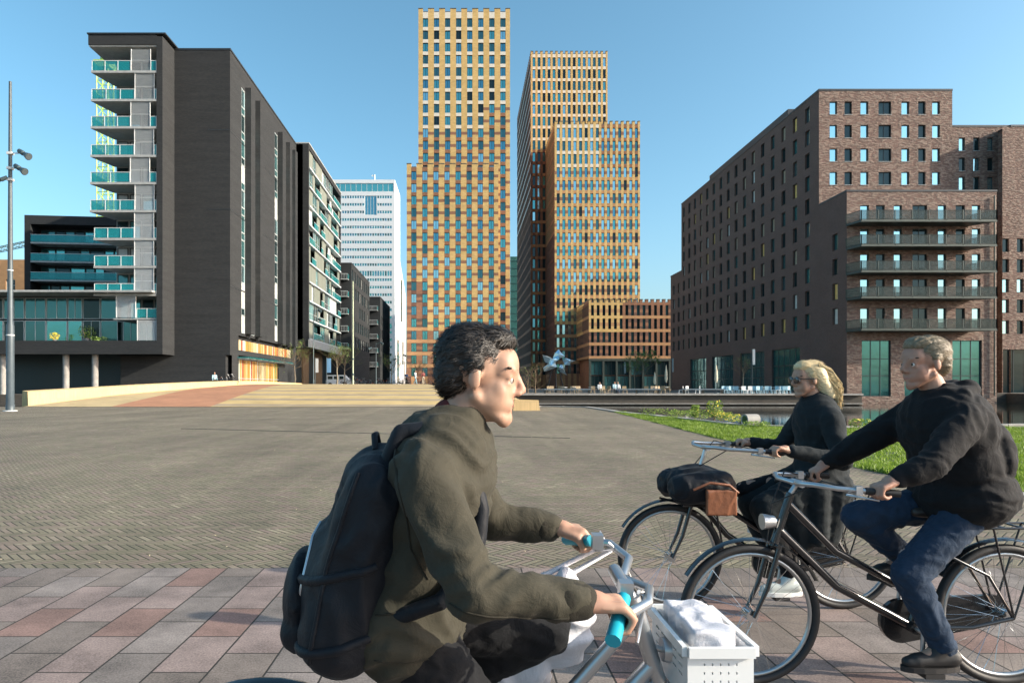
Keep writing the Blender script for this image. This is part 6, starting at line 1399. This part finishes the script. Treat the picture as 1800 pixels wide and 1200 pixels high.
# ---------------------------------------------------------------- WOMAN WITH BLONDE HAIR
gn, gf = wp(bikeB, gb['gripmid'][1]), wp(bikeB, gb['gripmid'][0])
J = dict(neck=vec(2.325, 4.5, 1.335), pelvis=vec(2.35, 4.5, 0.88), shn=vec(2.33, 4.33, 1.255), shf=vec(2.33, 4.67, 1.255), eln=vec(2.34, 4.21, 1.00), elf=vec(2.22, 4.79, 1.03),
    hipn=vec(2.32, 4.42, 0.86), hipf=vec(2.32, 4.58, 0.86), knn=vec(1.98, 4.38, 0.60), knf=vec(1.90, 4.62, 0.76), foot=(-1, 0, 0), gn=gn, gf=gf)
J['wrn'] = gn+(J['eln']-gn).normalized()*0.08+Vector((0, 0, 0.02)); J['wrf'] = gf+(J['elf']-gf).normalized()*0.08+Vector((0, 0, 0.02))
J['an'] = wd(bikeB, gb['bdir'][1]); J['af'] = wd(bikeB, gb['bdir'][0]); J['ankn'], J['ankf'] = setj(J, wp(bikeB, gb['ped'][1]), wp(bikeB, gb['ped'][0]), J['foot'])
H = Fr((2.262, 4.5, 1.505), (-1, -0.12, -0.02), (0, 0, 1))
pB = figure2('woman with long blonde hair and sunglasses in a long dark coat riding to the left', J, H, M['skin2'], 0.95)
def coat(mb):
    for s, y in (('n', 4.40), ('f', 4.60)):
        mb.cap(J['hip'+s], vec(1.96, y, 0.68), 0.13, 0.10, 16); mb.cap(vec(2.38, y, 0.80), vec(2.34, y, 0.50), 0.13, 0.08, 14); mb.cap(vec(1.95, y, 0.68), vec(2.02, y, 0.46), 0.10, 0.07, 14); mb.cap(vec(2.1, y, 0.72), vec(2.18, y, 0.46), 0.12, 0.07, 14)
    mb.cap(vec(2.38, 4.5, 1.36), vec(2.30, 4.5, 1.37), 0.075, 0.07, 12); mb.cap(vec(2.25, 4.34, 0.82), vec(2.25, 4.33, 0.5), 0.08, 0.06, 12)
jacket(J, pB, clothm('dark_wool', (0.011, 0.016, 0.019), 14), 'coat', coat, 1.0, 1.0, 1.0, 0.007, (0.145, 0.185, 0.22)); trousers(J, pB, blackc, 0.85)
blond = hairm('blonde_hair', (0.72, 0.58, 0.34)); strands(shorthair(H, pB, blond, 0.97, wr=0.004), H, blond, pB, 3000, 0.05)
mb = MB(); rnd = random.Random(4)
for i in range(900):
    a = rnd.uniform(-1, 1); z = rnd.uniform(-0.04, 0.115); p0 = H(-0.035-0.05*(1-abs(a)), a*0.078, z); L = rnd.uniform(0.75, 1.2); g = lambda s_: rnd.gauss(0, s_)
    p1 = H(-0.10-rnd.uniform(0, .03), a*0.088+g(.006), z-0.045+g(.008)); p2 = H(-0.135-rnd.uniform(0, .06)*L, a*0.095+g(.012), z*0.5-0.10*L+g(.01)); p3 = H(-0.145-rnd.uniform(0, .05), a*0.092+g(.012), z*0.4-0.17*L+g(.012))
    mb.path([p0, p1, p2, p3], [0.0024, 0.003, 0.0026, 0.0008], 3)
mb.build('long_hair', blond, pB); mb = MB(); [mb.cap(H(-0.05, y, 0.04), H(-0.125, y*1.1, -0.10), 0.058, 0.05, 12) or mb.cap(H(-0.125, y*1.1, -0.10), H(-0.15, y*1.15, -0.145), 0.048, 0.03, 12) for y in (-0.04, 0, 0.04)]; blob('hair_mass', mb, 0.007, blond, pB, 2, 0.002, 22, wdir=(0.4, 1.5, 0.4)); face_parts(H, pB, 0.95, True)
whs = mat('white_leather', (0.6, 0.66, 0.64), 0.5)
for s, a in (('n', J['ankn']), ('f', J['ankf'])): shoe('shoe', a, J['foot'], whs, pB, M['chairwhite'])
fixall(pB)
# bag over the front wheel
fb = thing('bicycle_bag', 'black bag with a brown leather flap on the front carrier of the far bicycle', 'bag', (1.53, 4.5, 0.7))
mb = MB(); mb.cap(vec(-0.12, -0.13, 0.11), vec(0.10, -0.13, 0.12), 0.10, 0.11, 16); mb.cap(vec(-0.12, 0.13, 0.11), vec(0.10, 0.13, 0.12), 0.10, 0.11, 16); mb.ell(vec(0, 0, 0.14), (0.19, 0.18, 0.11), 18); blob('bag_body', mb, 0.01, navy, fb, 3, 0.012, 10)
leath = mat('brown_leather', (0.20, 0.075, 0.035), 0.45, bump=0.2, bs=60)
mb = MB(); mb.box(-0.02, 0.17, -0.262, -0.235, -0.04, 0.12); o = blob('flap', mb, 0.006, leath, fb, 2, 0.004, 14)
mb = MB(); mb.path([vec(-0.1, -0.25, 0.12), vec(0.0, -0.262, 0.165), vec(0.12, -0.262, 0.15), vec(0.18, -0.25, 0.10)], 0.009, 6); mb.build('strap', leath, fb)
mb = MB(); mb.box(-0.14, 0.12, -0.11, 0.11, -0.012, 0.0); mb.tube((-0.1, -0.08, -0.01), (-0.17, -0.05, -0.35), 0.007, n=6); mb.tube((-0.1, 0.08, -0.01), (-0.17, 0.05, -0.35), 0.007, n=6); mb.tube((0.1, 0, -0.006), (0.24, 0, 0.03), 0.008, n=6)
cr_ = mb.build('front_carrier', M['blackpaint']); cr_.parent = bikeB; cr_.matrix_world = Matrix.Translation((1.53, 4.5, 0.7)); cr_.matrix_parent_inverse = (Matrix.Translation(bikeB.location) @ bikeB.rotation_euler.to_matrix().to_4x4()).inverted(); cr_.location = (1.53, 4.5, 0.7)
# ---------------------------------------------------------------- FAR PEOPLE
def small(label, x, y, z, rz, top, bot, sit=False, stride=0.25, hairc=None, arm=0.1, group='people beyond the bridge'):
    t = thing('person', label, 'person', (x, y, z), rz, group); mb = MB(); zz = 0.0
    if sit: hip = 0.0; kn = [vec(0.42, s*0.1, 0.02) for s in (-1, 1)]; an = [vec(0.42, s*0.1, -0.4) for s in (-1, 1)]
    else: hip = 0.9; kn = [vec(0.08+stride*0.4, -0.09, 0.5), vec(0.05-stride*0.3, 0.09, 0.48)]; an = [vec(stride, -0.09, 0.09), vec(-stride, 0.09, 0.09)]
    n_ = vec(0.02, 0, hip+0.55); sh = [vec(0, s*0.19, hip+0.5) for s in (-1, 1)]; el = [vec(arm*(-s), s*0.25, hip+0.24) for s in (-1, 1)]; wr = [vec(arm*(-s)+0.16, s*0.24, hip+0.03) for s in (-1, 1)]
    mb.ell(vec(0.03, 0, hip+0.71), (0.1, 0.08, 0.12), 12); mb.cap(n_, n_+vec(0, 0, 0.1), 0.05, n=8); mb.ell(vec(0, 0, hip+0.35), (0.1, 0.15, 0.24), 12); mb.ell(vec(0, 0, hip+0.02), (0.11, 0.15, 0.13), 12); mb.cap(sh[0], sh[1], 0.05, n=8)
    for k in (0, 1):
        mb.cap(sh[k], el[k], 0.045, 0.037, 8); mb.cap(el[k], wr[k], 0.036, 0.027, 8); mb.ell(wr[k]+vec(0.02, 0, -0.04), (0.025, 0.02, 0.05), 8); mb.cap(vec(0, (-1, 1)[k]*0.09, hip), kn[k], 0.07, 0.05, 8); mb.cap(kn[k], an[k], 0.05, 0.035, 8); mb.cap(an[k]+vec(0, 0, -0.05), an[k]+vec(0.15, 0, -0.06), 0.035, 0.03, 8)
    blob('body', mb, 0.02, M['skin'], t, 1)
    mb = MB(); mb.ell(vec(0, 0, hip+0.33), (0.13, 0.18, 0.27), 12); mb.cap(sh[0], sh[1], 0.065, n=8)
    for k in (0, 1): mb.cap(sh[k], el[k], 0.06, 0.05, 8); mb.cap(el[k], wr[k], 0.05, 0.04, 8)
    blob('top', mb, 0.02, top, t, 1, 0.008, 12)
    mb = MB(); mb.ell(vec(0, 0, hip), (0.13, 0.17, 0.13), 12)
    for k in (0, 1): mb.cap(vec(0, (-1, 1)[k]*0.09, hip), kn[k], 0.09, 0.065, 8); mb.cap(kn[k], an[k], 0.065, 0.05, 8)
    blob('trousers', mb, 0.02, bot, t, 1, 0.008, 12)
    mb = MB(); mb.ell(vec(-0.005, 0, hip+0.75), (0.1, 0.09, 0.1), 12); mb.build('hair', hairc or M['twig'], t)
    return t
wcl = clothm('white_cotton', (0.6, 0.62, 0.62)); lb_ = clothm('light_blue_cotton', (0.3, 0.45, 0.5)); beige = clothm('beige_cloth', (0.42, 0.36, 0.27)); redc = clothm('dusty_red_cloth', (0.25, 0.08, 0.07)); bl2 = clothm('blue_cloth', (0.03, 0.06, 0.12))
small('pedestrian in a white jacket walking beyond the bridge crest, in front of the tallest tower', PX(730, 86), 86, hump(86), -0.4, wcl, lb_)
small('pedestrian in a brownish top and pale trousers, right of the one in white', PX(744, 88), 88, hump(88), 1.9, redc, beige, stride=0.15)
small('pedestrian in dark blue standing at the foot of the white wedge', PX(714, 96), 96, hump(96), 1.2, bl2, blackc, stride=0.05)
small('person in a pale blue top sitting on the yellow parapet beside two bicycles', PX(377, 66.6), 66.6, 1.93, -0.9, lb_, blackc, sit=True, hairc=M['black'])
small('person in white sitting on the far quay below the striped block, left of the pair', PX(1054, 76), 76, 1.0, -1.4, wcl, beige, sit=True, group='people on the far terrace')
small('person in pale blue on the far quay bench, left one of the sitting pair', PX(1080, 75), 75, 1.02, -1.2, lb_, bl2, sit=True, group='people on the far terrace')
small('person in white on the far quay bench, right one of the sitting pair', PX(1086, 75.5), 75.5, 1.02, -1.8, wcl, bl2, sit=True, group='people on the far terrace')
